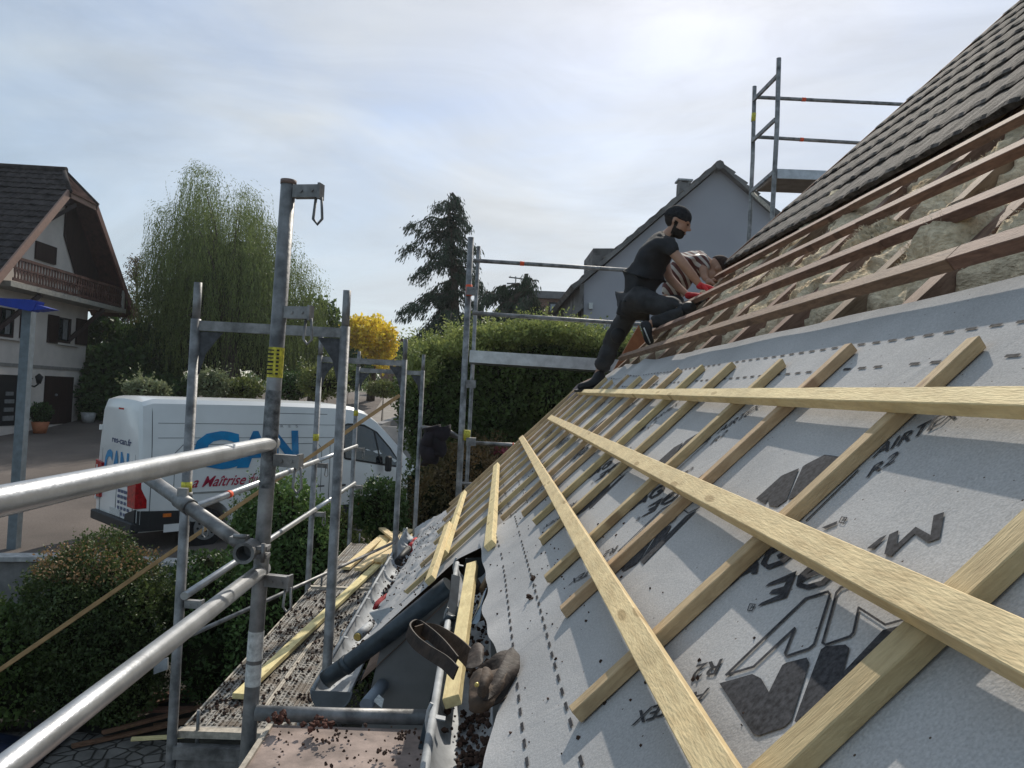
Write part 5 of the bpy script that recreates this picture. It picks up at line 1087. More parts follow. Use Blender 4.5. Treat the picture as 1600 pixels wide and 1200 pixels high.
# garden shrubs in front of the wall
bush('round_shrub', 'large rounded shrub with reddish tips at lower left in front of the retaining wall', [A(150, 968, 9.2, 112, 100, 122), A(118, 990, 9.1, 84, 80, 110), A(190, 985, 9.1, 76, 80, 112)], 34000, 0.045, leafmat('glossy_dark_leaf', (0.121, 0.154, 0.046), (0.043, 0.072, 0.022)), spikes=130, shell=0.8)
foliage('red_shoots', [A(150, 880, 9.2, 88, 80, 34)], 2400, 0.038, leafmat('red_tip_leaf', (0.360, 0.204, 0.102), (0.192, 0.132, 0.060)), bpy.data.objects['round_shrub'], shell=0.6)
bush('low_shrub', 'lower green shrub at the left edge beside the large rounded shrub', [A(20, 1010, 8.8, 60, 60, 62), A(-40, 1000, 8.8, 50, 50, 70)], 6500, 0.06, GRN2, spikes=20, shell=0.7)
bush('ground_shrub', 'dark low shrub behind the scaffold posts under the guard rails', [A(330, 950, 9.6, 70, 60, 62), A(405, 940, 9.8, 70, 60, 85), A(330, 895, 10.0, 60, 50, 32)], 12000, 0.055, GRN, shell=0.7)
bush('laurel_shrub', 'fresh green shrub rising in front of the van side behind the thick post', [A(440, 818, 9.2, 70, 60, 72), A(405, 850, 9.3, 45, 50, 60), A(475, 870, 9.0, 50, 50, 70)], 12000, 0.055, leafmat('fresh_leaf', (0.162, 0.259, 0.073), (0.058, 0.101, 0.029)), spikes=70, shell=0.7)
bush('ball_shrub', 'small round dark green shrub in front of the van front wheel', [A(592, 795, 9.6, 44, 40, 46)], 5000, 0.045, GRN, spikes=16, shell=0.7)
bush('russet_shrub', 'russet leaved shrub behind the far deck left of the membrane edge', [A(720, 752, 10.6, 62, 55, 56), A(770, 722, 11.2, 50, 45, 32), A(680, 790, 10.2, 40, 40, 50)], 10000, 0.055, RUS, spikes=40, shell=0.65)
foliage('red_leaves', [A(790, 715, 11.0, 38, 30, 16)], 500, 0.06, leafmat('crimson_leaf', (0.356, 0.049, 0.082), (0.130, 0.029, 0.029)), bpy.data.objects['russet_shrub'])
bush('small_shrub', 'pale twiggy shrub beside the far deck under the van sill', [A(520, 840, 9.6, 40, 36, 45), A(556, 870, 9.3, 30, 30, 40)], 3500, 0.045, OLV, shell=0.5, spikes=20)
# laurel hedge
bush('hedge', 'tall clipped laurel hedge with sunlit top right of the far scaffold', [A(700, 625, 13, 72, 70, 92), A(760, 610, 13.3, 85, 80, 96), A(850, 600, 13.5, 90, 80, 90), A(930, 600, 13.6, 80, 80, 82), A(668, 650, 12.6, 44, 60, 72), A(1010, 610, 13.6, 80, 80, 90)], 60000, 0.075, leafmat('laurel_leaf', (0.138, 0.186, 0.046), (0.043, 0.079, 0.022)), 'hedge', spikes=110, shell=0.82)
foliage('sunlit_shoots', [A(700, 548, 12.6, 66, 60, 16), A(770, 530, 12.8, 74, 60, 18), A(850, 522, 12.9, 84, 60, 18), A(925, 536, 13.0, 60, 60, 16), A(655, 585, 12.2, 26, 40, 24)], 15000, 0.07, leafmat('sunlit_laurel_leaf', (0.389, 0.421, 0.138), (0.158, 0.202, 0.058), 0.35), bpy.data.objects['hedge'], shell=0.3, up=0.9, spikes=90)  # looser top layer in paler leaves: sunlight on the hedge top painted as colour
# shrubs behind the van
for i, (x, y, Y, r, rz, m, lb) in enumerate(((330, 600, 23, 28, 20, PAL, 'pale shrub behind the van roof, left of the thick post'), (228, 608, 23, 32, 14, PAL, 'low pale flowering shrub behind the rear of the van roof'), (378, 607, 24, 32, 15, OLV, 'low olive shrub behind the middle of the van roof'),
        (505, 597, 25, 38, 28, OLV, 'yellow-green shrub behind the van between the scaffold posts'), (545, 590, 36, 26, 22, GRN2, 'round green shrub at the bend of the pale road'), (600, 608, 34, 28, 13, OLV, 'low shrub right of the pale road'), (455, 604, 26, 30, 22, GRN, 'dark green shrub under the willow behind the van'))):
    bush('shrub', lb, [A(x, y, Y, r, r, rz)], 2600, 0.11, m, zg=-2.6, spikes=18, shell=0.5)
# dark trees beside the house
def tree(name, label, blobs, n_, size, m, base, hr, tr=0.25, cat='tree', **k):
    t = thing(name, label, cat, base); b = MB(); base = Vector(base); top_ = Vector(blobs[0][:3])
    b.tube([base, base.lerp(top_, 0.5) + Vector((0.15, 0, 0)), top_], [tr, tr * 0.7, tr * 0.25], 10)
    for q in blobs:
        c = Vector(q[:3]); s0 = base.lerp(top_, random.uniform(0.35, 0.8)); b.tube([s0, (s0 + c) / 2 + Vector((0, 0, 0.2)), c], [tr * 0.4, tr * 0.2, tr * 0.08], 7)
    b.build('trunk', BARK, t); foliage('crown', blobs, n_, size, m, t, **k)
    return t
g0 = lambda x, Y: (at(x, 600, Y).x, Y, gz(Y) - 0.1)
t = tree('dark_tree', 'dense dark green tree mass growing beside the house wall', [A(185, 590, 34, 55, 50, 55), A(235, 570, 35, 45, 50, 70), A(165, 540, 36, 36, 40, 46), A(255, 620, 33, 50, 40, 30), A(150, 620, 33, 30, 30, 40)], 16000, 0.26, GRN, g0(200, 34), 0); core([A(185, 590, 34, 55, 50, 55), A(235, 575, 35, 45, 50, 65)], TWIG, t)
t = tree('copper_tree', 'dark reddish tree just right of the house eave', [A(185, 505, 38, 28, 26, 38), A(170, 540, 38, 22, 20, 30)], 1800, 0.22, leafmat('copper_leaf', (0.114, 0.049, 0.041), (0.043, 0.029, 0.022)), g0(185, 38), 0)
# thin birch: sparse twigs
t = thing('birch', 'thin sparse birch standing against the sky between the house and the willow', 'tree', g0(218, 40)); b = MB(); L = []
base = Vector(g0(222, 40)); tp = at(212, 405, 40); b.tube([base, base.lerp(tp, 0.6), tp], [0.16, 0.08, 0.02], 6)
for i in range(70):
    u = random.uniform(0.35, 0.98); s0 = base.lerp(tp, u); d = (Vector((random.uniform(-1, 1), random.uniform(-1, 1), 0.7))).normalized(); ln = (1.15 - u) * 2.6; e = s0 + d * ln; b.tube([s0, s0.lerp(e, 0.5) + Vector((0, 0, 0.1)), e], [0.03, 0.018, 0.008], 4)
    for _ in range(22): q = s0.lerp(e, random.uniform(0.3, 1.05)) + rdir() * 0.18; L.append((q, (rdir() - ZUP * 0.4).normalized(), 0.07, 0.13))
b.build('trunk', BARK, t); quads('crown', L, leafmat('birch_leaf', (0.179, 0.138, 0.065), (0.086, 0.072, 0.043)), t)
# willow
wb = Vector(g0(365, 35)); wt = thing('weeping_willow', 'big weeping willow with long hanging strands against the sky', 'tree', wb)
b = MB(); fork = at(355, 520, 35); b.tube([wb, wb.lerp(fork, 0.5) + Vector((0.1, 0, 0)), fork], [0.5, 0.4, 0.3], 10)
L = []
WX = [228, 240, 252, 264, 285, 298, 312, 330, 348, 362, 376, 394, 408, 430, 455, 475, 490, 503]; WY = [440, 372, 330, 318, 332, 268, 254, 268, 316, 296, 284, 300, 345, 362, 382, 402, 428, 470]
for c_ in range(300):
    x = random.uniform(230, 502); dep = random.uniform(-1, 1); yt = interp(x, WX, WY); xc = (x - 365) / 140; w_ = max(0.15, 1 - xc * xc) ** 0.5
    yt += (dep * dep) * 60 + random.random() ** 2 * 120; an = at(365 + (x - 365) * (1 - 0.25 * abs(dep)), yt, 35 + dep * 3.6 * w_)
    if c_ % 5 == 0: b.tube([fork, fork.lerp(an, 0.6) + Vector((0, 0, 0.3)), an - Vector((0, 0, 0.5))], [0.12, 0.05, 0.01], 5)
    zb = at(x, random.choice((random.uniform(470, 560), random.uniform(555, 612))), 35).z; dirx = 1 if x > 365 else -1
    for s_i in range(random.randint(9, 16)):
        p = an + Vector((random.gauss(0, 0.22), random.gauss(0, 0.22), random.gauss(0, 0.12))); reach = random.uniform(0.15, 0.75) * (1 if random.random() < 0.75 else -1) * dirx; ln = max(0.8, (p.z - zb) * random.uniform(0.6, 1.05)); ph = random.random() * 6
        for k in range(5): u = k / 5; q = p + Vector((reach * u, 0, 0.28 * math.sin(u * 3.0) - 0.35 * u * u)); L.append((q, (Vector((reach, 0, -0.5)) + rdir() * 0.4).normalized(), 0.028, 0.13))
        e_ = p + Vector((reach, 0, -0.3)); n_ = int(ln / 0.12); sw = random.gauss(0, 0.02)
        for k in range(n_): L.append((e_ + Vector((0.05 * math.sin(k * 0.35 + ph) + sw * k, 0.04 * math.cos(k * 0.4 + ph), -k * 0.12)), (-ZUP + rdir() * 0.33).normalized(), 0.03, random.uniform(0.11, 0.19)))
b.build('trunk', BARK, wt); quads('crown', L, WIL, wt)
core([A(350, 480, 36, 75, 50, 120), A(410, 510, 36, 60, 40, 95), A(295, 510, 36, 50, 40, 95)], TWIG, wt, 0.8)
t = tree('green_tree', 'light green tree right of the willow behind the scaffold post', [A(485, 520, 38, 36, 30, 55), A(510, 510, 38, 24, 24, 36), A(470, 560, 38, 34, 30, 50)], 5200, 0.24, GRN2, g0(488, 38), 0, clump=1.6, shell=0.3)
t = tree('yellow_tree', 'bright yellow autumn tree behind the far scaffold posts', [A(580, 528, 44, 40, 36, 34), A(556, 520, 44, 26, 26, 26), A(607, 535, 44, 16, 20, 24), A(590, 560, 44, 26, 26, 22)], 5200, 0.26, YEL, g0(580, 44), 0, clump=1.6, shell=0.35)
t = tree('background_tree', 'dark green tree under the yellow tree at the bend of the road', [A(530, 565, 42, 30, 30, 26), A(560, 578, 42, 20, 20, 18)], 2600, 0.24, GRN, g0(535, 42), 0)
t = tree('background_tree', 'small green tree left of the hedge and right of the road', [A(650, 560, 30, 26, 26, 30), A(640, 590, 30, 20, 20, 22)], 2400, 0.2, GRN2, g0(650, 30), 0)
# cedars
def cedar(name, label, spine, branches, Y, n_, lean=0.0):
    base = Vector(g0(spine[-1][0], Y)); t = thing(name, label, 'tree', base); b = MB(); pts = [at(x, y, Y) for x, y in spine]; b.tube([base] + list(reversed(pts)), [0.34] + [lerp(0.16, 0.03, i / len(pts)) for i in range(len(pts))], 9); L = []
    for (x0, y0, x1, y1, dp) in branches:
        a, c = at(x0, y0, Y), at(x1, y1, Y); c = c + Vector((0, dp, 0)); up_ = max(0.15, 0.16 * (c - a).length); md_ = a.lerp(c, 0.5) + Vector((0, 0, up_))
        b.tube([a, md_, c - Vector((0, 0, 0.05))], [0.06, 0.03, 0.01], 6); LN = (c - a).length; k = int(LN / 0.045)
        for i in range(k):
            u = i / k; q = a.lerp(md_, u * 2) if u < 0.5 else md_.lerp(c, u * 2 - 1)
            for _ in range(int(n_ * 3.2)):
                w_ = (0.55 + 0.5 * math.sin(math.pi * min(1, u + 0.1))) * (0.35 + 0.65 * u if u < 0.6 else 1.0); h_ = random.random() ** 0.8 * w_
                cl_ = 0.5 + 0.5 * math.sin(u * LN * 9 + x0); p = q + Vector((random.gauss(0, 0.09), random.gauss(0, 0.3) * w_, 0.06 - h_ * (0.3 + 0.55 * cl_))); out_ = (c - a).normalized()
                L.append((p, (-ZUP * 0.9 + out_ * 0.6 + rdir() * 0.45).normalized(), 0.036, random.uniform(0.10, 0.22)))
    b.build('trunk', BARK, t); quads('crown', L, CED, t); return t
br = []
for (x, y) in ((628, 392), (637, 362), (648, 440), (640, 492), (655, 415), (664, 385), (660, 468), (624, 490), (672, 352), (680, 335), (655, 512), (636, 540), (640, 560)): br.append((712, y - 30 if y > 380 else y - 12, x, y, random.uniform(-1.2, 1.2)))
for (x, y) in ((752, 440), (735, 362), (748, 395), (755, 455), (742, 480), (728, 340), (722, 330), (745, 420)): br.append((706, y - 28, x, y, random.uniform(-1.0, 1.0)))
for y in range(340, 560, 16): br.append((708 + random.uniform(-6, 6), y, 708 + random.choice((-1, 1)) * lerp(10, 36, (y - 330) / 230), y + random.uniform(12, 34), random.uniform(-2.2, 2.2)))
cedar('cedar', 'tall drooping cedar with ragged layered branches against the sky, left of the double scaffold post', [(700, 318), (705, 360), (710, 430), (712, 520)], br, 28, 7)
br = [(822, 440, 812, 452, 0.2), (824, 436, 836, 450, -0.2), (822, 448, 845, 478, 0.5), (820, 450, 798, 470, 0.3), (825, 430, 818, 440, 0)]
for (x, y) in ((745, 470), (760, 455), (780, 452), (842, 490), (800, 458), (770, 480), (725, 500), (690, 515), (660, 545), (642, 572), (835, 500), (790, 490), (750, 500), (710, 530)): br.append((x + 30 if x < 800 else x - 20, y - 8, x, y + 10, random.uniform(-1.5, 1.5)))
for _ in range(26): x = random.uniform(655, 830); y = interp(x, [655, 700, 760, 840], [545, 505, 470, 462]) + random.uniform(5, 50); br.append((x, y - 8, x + random.uniform(-30, 30), y + 14, random.uniform(-2, 2)))
cedar('weeping_cedar', 'low spreading dark cedar with a crooked leader between the tall cedar and the brick building', [(822, 428), (824, 450), (800, 470), (770, 520)], br, 26, 7)

# ------------------------------------------------------------------ grey gabled house, brick building
YB = 20.0; DG = mat('slate_grey_render', (0.36, 0.355, 0.385), 0.9, var=0.03, scale=1); GT = mat('grey_roof_tile', (0.17, 0.16, 0.155), 0.8, var=0.3, scale=2)
gh = thing('gabled_house', 'plain slate-grey rendered gable house with a small chimney rising behind the workers', 'house', at(1060, 700, YB))
pts = [at(912, 700, YB), at(912, 443, YB), at(1124, 262, YB), at(1215, 340, YB), at(1215, 700, YB)]
MB().extrude(pts, (0, 9, 0)).build('wall', DG, gh)
def verge(p, q, t_=0.07):
    b = MB(); a, c = at(*p, YB - 0.25), at(*q, YB - 0.25); up_ = Vector((-(c - a).z, 0, (c - a).x)).normalized()
    if up_.z < 0: up_ = -up_
    n_ = max(2, int((c - a).length / 0.36)); b.extrude([a, c, c + up_ * t_, a + up_ * t_], (0, 9.5, 0))
    for i in range(n_): s0 = a.lerp(c, (i + 0.02) / n_); s1 = a.lerp(c, (i + 0.98) / n_); hi, lo = (0.07, 0.02) if s0.z < s1.z else (0.02, 0.07); b.extrude([s0 + up_ * t_, s1 + up_ * t_, s1 + up_ * (t_ + lo), s0 + up_ * (t_ + hi)], (0, 9.5, 0))
    return b.build('roof', GT, gh)
verge((897, 452), (1124, 259)); verge((1126, 259), (1222, 342)); MB().tube([at(1125, 257, YB - 0.3), at(1125, 257, YB - 0.3) + Vector((0, 9.5, 0))], 0.12, 8).build('ridge_tiles', GT, gh)
cbk = at(1067, 316, YB + 2.5); c_ = MB().box(cbk, (0.34, 0, 0), (0, 0.34, 0), (0, 0, 1.1)).build('chimney', GT, gh); MB().box(cbk + Vector((0, 0, 0.62)), (0.44, 0, 0), (0, 0.44, 0), (0, 0, 0.05)).build('chimney_cap', ZINC, c_)
b = MB()
for dx in (-0.12, 0.12): b.box(cbk + Vector((dx, 0, 0.57)), (0.05, 0, 0), (0, 0.3, 0), (0, 0, 0.10))
b.build('cap_leg', ZINC, c_)
# side dormer roof seen left of the gable
b = MB(); a, c = at(926, 428, YB + 2), at(972, 388, YB + 2)
for k in range(4):
    y0 = 388 + k * 11; p, q = at(927, y0, YB + 1.8 - k * 0.1), at(978 - k * 10, y0, YB + 1.8 - k * 0.1); b.extrude([p, q, q + Vector((0, 0, -0.20)), p + Vector((0, 0, -0.20))], (0, 2.0, 0))
b.build('dormer_roof', GT, gh)
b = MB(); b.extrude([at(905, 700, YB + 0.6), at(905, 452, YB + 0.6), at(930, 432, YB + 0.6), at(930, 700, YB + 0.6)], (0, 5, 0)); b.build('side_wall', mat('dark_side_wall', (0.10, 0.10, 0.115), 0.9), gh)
b = MB(); b.extrude([at(886, 495, YB - 0.4), at(909, 474, YB - 0.4), at(912, 480, YB - 0.4), at(889, 501, YB - 0.4)], (0, 4, 0)); b.extrude([at(906, 444, YB - 0.1), at(913, 442, YB - 0.1), at(911, 475, YB - 0.1), at(906, 478, YB - 0.1)], (0, 4, 0)); b.build('lean_to_roof', GT, gh)
MB().box(at(923, 478, YB - 0.06), (0.10, 0, 0), (0, 0.08, 0), (0, 0, 0.16)).build('wall_lamp', WHITEP, gh)
bb = thing('brick_building', 'low flat-roofed brick building with one dark framed window behind the cedar', 'building', at(860, 640, 36))
BRK = bpy.data.materials.new('brickwork'); BRK.use_nodes = True; t_ = BRK.node_tree; bs = t_.nodes['Principled BSDF']; bt = N(t_, 'ShaderNodeTexBrick'); tcn = N(t_, 'ShaderNodeTexCoord'); mpn = N(t_, 'ShaderNodeMapping'); mpn.inputs['Rotation'].default_value = (R(90), 0, 0)
bt.inputs['Color1'].default_value = (0.22, 0.12, 0.085, 1); bt.inputs['Color2'].default_value = (0.15, 0.09, 0.07, 1); bt.inputs['Mortar'].default_value = (0.2, 0.18, 0.16, 1); bt.inputs['Scale'].default_value = 3.0
t_.links.new(tcn.outputs['Object'], mpn.inputs[0]); t_.links.new(mpn.outputs[0], bt.inputs[0]); t_.links.new(bt.outputs[0], bs.inputs['Base Color']); bs.inputs['Roughness'].default_value = 0.9
MB().extrude([at(790, 700, 36), at(790, 462, 36), at(960, 470, 36), at(960, 700, 36)], (0, 8, 0)).build('wall', BRK, bb)
MB().extrude([at(785, 463, 35.7), at(785, 452, 35.7), at(965, 459, 35.7), at(965, 470, 35.7)], (0, 9, 0)).build('flat_roof', mat('roof_edge', (0.15, 0.15, 0.155), 0.7), bb)
w_ = MB().extrude([at(858, 472, 35.9), at(879, 473, 35.9), at(878, 496, 35.9), at(857, 495, 35.9)], (0, 0.1, 0)).build('window', BLACK, bb); MB().extrude([at(860, 475, 35.88), at(876.5, 476, 35.88), at(876, 496, 35.88), at(859.5, 495, 35.88)], (0, 0.05, 0)).build('pane', mat('reflecting_pane', (0.16, 0.19, 0.22), 0.08, spec=0.9), w_)
t = thing('tv_antenna', 'television antenna on the brick building roof left of the crooked cedar top', 'antenna', at(805, 455, 36.5))
b = MB(); b.tube([at(805, 470, 36.5), at(806, 432, 36.5)], 0.03, 6); b.tube([at(795, 433, 36.5), at(842, 439, 36.5)], 0.035, 6); b.tube([at(792, 443, 36.5), at(812, 443, 36.5)], 0.04, 6)
for k in range(6): p = at(797 + 8 * k, 433.3 + k, 36.5); b.tube([p + Vector((0, -0.3, 0.02)), p + Vector((0, 0.3, 0.02))], 0.015, 5)
b.build('aerial', STEEL, t)
br_ = thing('small_brick_house', 'distant brick house with a dull red roof between the yellow tree and the cedar', 'house', at(622, 600, 55))
MB().extrude([at(594, 610, 55), at(594, 560, 55), at(660, 562, 55), at(660, 610, 55)], (0, 8, 0)).build('wall', BRK, br_); MB().extrude([at(590, 562, 54.6), at(628, 528, 54.6), at(664, 564, 54.6)], (0, 9, 0)).build('roof', mat('dull_red_roof', (0.10, 0.06, 0.055), 0.9), br_)
# potted plants by the door
for (x, y, r_, lb) in ((63, 652, 9.0, 'clipped ball bush in a terracotta pot between the garage doors'), (137, 660, 8.5, 'potted dark bush in a plain pot at the corner of the house')):
    p = atx(x, y + 8, XH + 0.7); Yd = p.y; k = Yd / F0; t = thing('potted_plant', lb, 'potted plant', (p.x, p.y, p.z)); z0 = gz(Yd)
    MB().tube([(p.x, p.y, z0), (p.x, p.y, z0 + 0.42), (p.x, p.y, z0 + 0.42)], [0.21, 0.30, 0.30], 16).build('pot', mat('terracotta', (0.42, 0.15, 0.07), 0.8) if x < 100 else MATS['pale_coping'], t)
    foliage('foliage', [(p.x, p.y, z0 + 0.75, 0.38, 0.38, 0.36)], 1500, 0.09, GRN, t, shell=0.6); core([(p.x, p.y, z0 + 0.75, 0.38, 0.38, 0.36)], TWIG, t, 0.8)
# far tree belt so that the horizon is closed
b_ = []
for i in range(26): x = -900 + i * 140; b_.append(A(x, 600 - 2 + 6 * math.sin(i * 2.3), 120 + 15 * math.sin(i * 1.7), 95, 40, 22 + 8 * math.sin(i * 3.1)))
o = foliage('far_wood', b_, 26000, 0.9, GRN2, None, shell=0.2); tag(o, 'far belt of trees on the horizon behind the houses', 'wood', kind='stuff')
# ================================================================== the two roofers
SKIN = mat('tan_skin', (0.42, 0.235, 0.155), 0.5, var=0.08, scale=12, spec=0.4)
SHIRT = mat('black_tshirt', (0.024, 0.025, 0.029), 0.85, var=0.2, scale=10, bump=0.5, bscale=14)
TROU = mat('charcoal_trousers', (0.036, 0.036, 0.039), 0.8, var=0.3, scale=9, bump=0.6, bscale=16)
SHOE = mat('black_shoe', (0.014, 0.014, 0.016), 0.6, var=0.2); GLV = mat('red_glove', (0.55, 0.03, 0.035), 0.8, var=0.15, bump=0.3); BEAN = mat('dark_beanie', (0.022, 0.022, 0.025), 0.95, var=0.3, scale=40, bump=0.5, bscale=80); HAIR = mat('dark_hair', (0.02, 0.014, 0.011), 0.85, var=0.3, scale=60)
def chain(d, order):
    """d: name -> (px, py, Y, radius px); returns verts, radii, index"""
    V, rad, ix = [], [], {}
    for k in order: x, y, Y, r_ = d[k]; ix[k] = len(V); V.append(at(x, y, Y)); rad.append(r_ * Y / F0 if not isinstance(r_, tuple) else (r_[0] * Y / F0, r_[1] * Y / F0))
    return V, rad, ix
def part(name, d, links, m, parent, sub=2, root=None, vox=0, grow=1.0, extra=None):
    o = part_(name, d, links, m, parent, sub if name == 'body' else 3, root, vox, grow, extra)
    if name in ('tshirt', 'trousers'):
        for v in o.data.vertices: c = v.co; v.co = c + v.normal * (0.017 * fbm(c.x * 8 + c.z * 5, c.z * 13, c.y * 7 + 3, 3))
    return o
def part_(name, d, links, m, parent, sub=2, root=None, vox=0, grow=1.0, extra=None):
    ks = []
    for a, c in links:
        for k in (a, c):
            if k not in ks: ks.append(k)
    V, rad, ix = chain(d, ks); rad = [(r_[0] * grow, r_[1] * grow) if isinstance(r_, tuple) else r_ * grow for r_ in rad]
    return skin(name, V, [(ix[a], ix[c]) for a, c in links], rad, m, parent, sub, ix[root] if root else 0, vox, extra)
J = dict(pel=(1001, 458, 5.28, 19), wai=(1008, 432, 5.24, 19), che=(1020, 400, 5.2, 21), upc=(1030, 381, 5.2, 19), nek=(1044, 366, 5.2, 9.5), hd=(1055, 352, 5.2, 9),
         shR=(1041, 381, 5.06, 10), elR=(1068, 413, 4.98, 8.6), foR=(1083, 432, 4.97, 7.8), wrR=(1094, 446, 4.97, 5.4), haR=(1100, 450, 4.97, 5.0),
         shL=(1036, 390, 5.4, 9), elL=(1044, 432, 5.3, 8), foL=(1060, 449, 5.22, 7), wrL=(1076, 462, 5.14, 4.6), haL=(1082, 464, 5.12, 5.0),
         hiR=(996, 470, 5.18, 16), knR=(1072, 484, 4.9, 11.5), thR=(1035, 476, 5.02, 15), skR=(1046, 497, 4.93, 9.5), anR=(1016, 504, 4.93, 7), foRt=(1012, 522, 4.93, 7), toR=(1019, 536, 4.93, 6),
         hiL=(990, 478, 5.36, 17), thL=(976, 500, 5.42, 14.5), knL=(964, 522, 5.48, 12), caL=(951, 548, 5.52, 11.5), anL=(937, 578, 5.56, 7), heL=(931, 594, 5.56, 8), toL=(908, 603, 5.56, 6))
w1 = thing('person', 'man in black t-shirt, dark trousers, knitted cap and red gloves leaning onto the roof battens', 'person', at(930, 604, 5.56))
def head_extra(c, f, up_, s, beard=True):
    """adds the skull, jaw, nose, ears, brow and neck volumes facing f"""
    c, f, up_ = Vector(c), Vector(f).normalized(), Vector(up_).normalized(); up_ = (up_ - f * up_.dot(f)).normalized(); sd_ = f.cross(up_)
    def fn(b):
        def el(o_, rf, ru, rs, seg=18):
            m = bmesh.ops.create_uvsphere(b.bm, u_segments=seg, v_segments=12, radius=1); cc_ = c + f * o_[0] * s + up_ * o_[1] * s + sd_ * o_[2] * s
            for v in m['verts']: v.co = cc_ + f * v.co.x * rf * s + up_ * v.co.z * ru * s + sd_ * v.co.y * rs * s
        el((-0.05, 0.16, 0), 0.44, 0.40, 0.34); el((0.10, -0.12, 0), 0.30, 0.36, 0.27); el((0.22, -0.34, 0), 0.17, 0.14, 0.17)      # skull, face, chin
        el((0.43, -0.07, 0), 0.11, 0.07, 0.055); el((0.40, 0.02, 0), 0.06, 0.12, 0.045)                                              # nose
        el((0.36, 0.10, 0.11), 0.06, 0.04, 0.09); el((0.36, 0.10, -0.11), 0.06, 0.04, 0.09)                                          # brows
        el((0.36, -0.24, 0), 0.07, 0.035, 0.10)                                                                                       # lips
        el((-0.04, -0.02, 0.33), 0.08, 0.12, 0.04); el((-0.04, -0.02, -0.33), 0.08, 0.12, 0.04)                                      # ears
    return fn, c, f, up_, sd_
HS = 0.205
hf = Vector((0.80, -0.32, -0.32)); hu = Vector((0.30, 0.0, 1)); hc = at(1058, 349, 5.2)
fn, hc, hf, hu, hs_ = head_extra(hc, hf, hu, HS)
body_l = [('pel', 'wai'), ('wai', 'che'), ('che', 'upc'), ('upc', 'nek'), ('nek', 'hd'), ('upc', 'shR'), ('shR', 'elR'), ('elR', 'foR'), ('foR', 'wrR'), ('wrR', 'haR'), ('upc', 'shL'), ('shL', 'elL'), ('elL', 'foL'), ('foL', 'wrL'), ('wrL', 'haL'),
          ('pel', 'hiR'), ('hiR', 'thR'), ('thR', 'knR'), ('knR', 'skR'), ('skR', 'anR'), ('anR', 'foRt'), ('foRt', 'toR'), ('pel', 'hiL'), ('hiL', 'thL'), ('thL', 'knL'), ('knL', 'caL'), ('caL', 'anL'), ('anL', 'heL'), ('heL', 'toL')]
JB = {k: (v[0], v[1], v[2], v[3] * (0.86 if k not in ('nek', 'elR', 'foR', 'wrR', 'elL', 'foL', 'wrL') else 1.0)) for k, v in J.items()}
bd = part('body', JB, body_l, SKIN, w1, root='pel', vox=0.0055, extra=fn)
bd.data.materials.append(HAIR)
for p_ in bd.data.polygons:
    q_ = p_.center - hc; a_, u_, s__ = q_.dot(hf) / HS, q_.dot(hu) / HS, q_.dot(hs_) / HS
    if q_.length < 0.16 and ((u_ < -0.22 and a_ > 0.02 and u_ > -0.6) or (u_ < -0.02 and -0.03 < a_ < 0.09 and u_ > -0.45) or (u_ > -0.22 and a_ < -0.12 and abs(s__) < 0.36)) and not (a_ > 0.385 and abs(u_ + 0.24) < 0.03): p_.material_index = 1
def ell(b, c, f, u, s_, o_, rf, ru, rs, zmin=-9, seg=20):
    m = bmesh.ops.create_uvsphere(b.bm, u_segments=seg, v_segments=14, radius=1)
    for v in m['verts']:
        z = max(v.co.z, zmin); v.co = c + f * (o_[0] + v.co.x * rf) * HS + u * (o_[1] + z * ru) * HS + s_ * (o_[2] + v.co.y * rs) * HS
    for f_ in b.bm.faces: f_.smooth = True
b = MB(); ell(b, hc, hf, hu, hs_, (-0.06, 0.20, 0), 0.47, 0.40, 0.37, -0.32); ell(b, hc, hf, hu, hs_, (-0.055, 0.14, 0), 0.475, 0.07, 0.375); b.build('knitted_cap', BEAN, w1)
b = MB()
for k in (-1, 1): ell(b, hc, hf, hu, hs_, (0.385, 0.03, 0.12 * k), 0.03, 0.022, 0.045, seg=8)
b.build('eyes', mat('dark_eye', (0.03, 0.02, 0.015), 0.2), w1)
# clothes
JS = dict(J); JS['slR'] = (1056, 398, 5.0, 12); JS['slL'] = (1039, 406, 5.36, 11); JS['hem'] = (996, 476, 5.27, 25); JS['col'] = (1040, 371, 5.2, 11.5)
JS['che'] = (1018, 401, 5.2, (29, 26)); JS['wai'] = (1007, 432, 5.24, (26, 25)); JS['pel'] = (1001, 456, 5.27, (26, 26)); JS['shR'] = (1042, 382, 5.05, 14); JS['shL'] = (1036, 390, 5.4, 13); JS['upc'] = (1029, 383, 5.2, 25)
part('tshirt', JS, [('hem', 'pel'), ('pel', 'wai'), ('wai', 'che'), ('che', 'upc'), ('upc', 'col'), ('upc', 'shR'), ('shR', 'slR'), ('upc', 'shL'), ('shL', 'slL')], SHIRT, w1, root='pel')
JT = dict(J); JT['pel'] = (999, 464, 5.27, 23); JT['cuL'] = (937, 582, 5.56, 12); JT['cuR'] = (1014, 505, 4.93, 11); JT['caL'] = (951, 548, 5.52, 13); JT['knL'] = (963, 522, 5.48, 13.5); JT['hiR'] = (1000, 470, 5.16, 18); JT['hiL'] = (990, 478, 5.36, 19)
part('trousers', JT, [('pel', 'hiR'), ('hiR', 'thR'), ('thR', 'knR'), ('knR', 'skR'), ('skR', 'cuR'), ('pel', 'hiL'), ('hiL', 'thL'), ('thL', 'knL'), ('knL', 'caL'), ('caL', 'cuL')], TROU, w1, root='pel', grow=1.16)
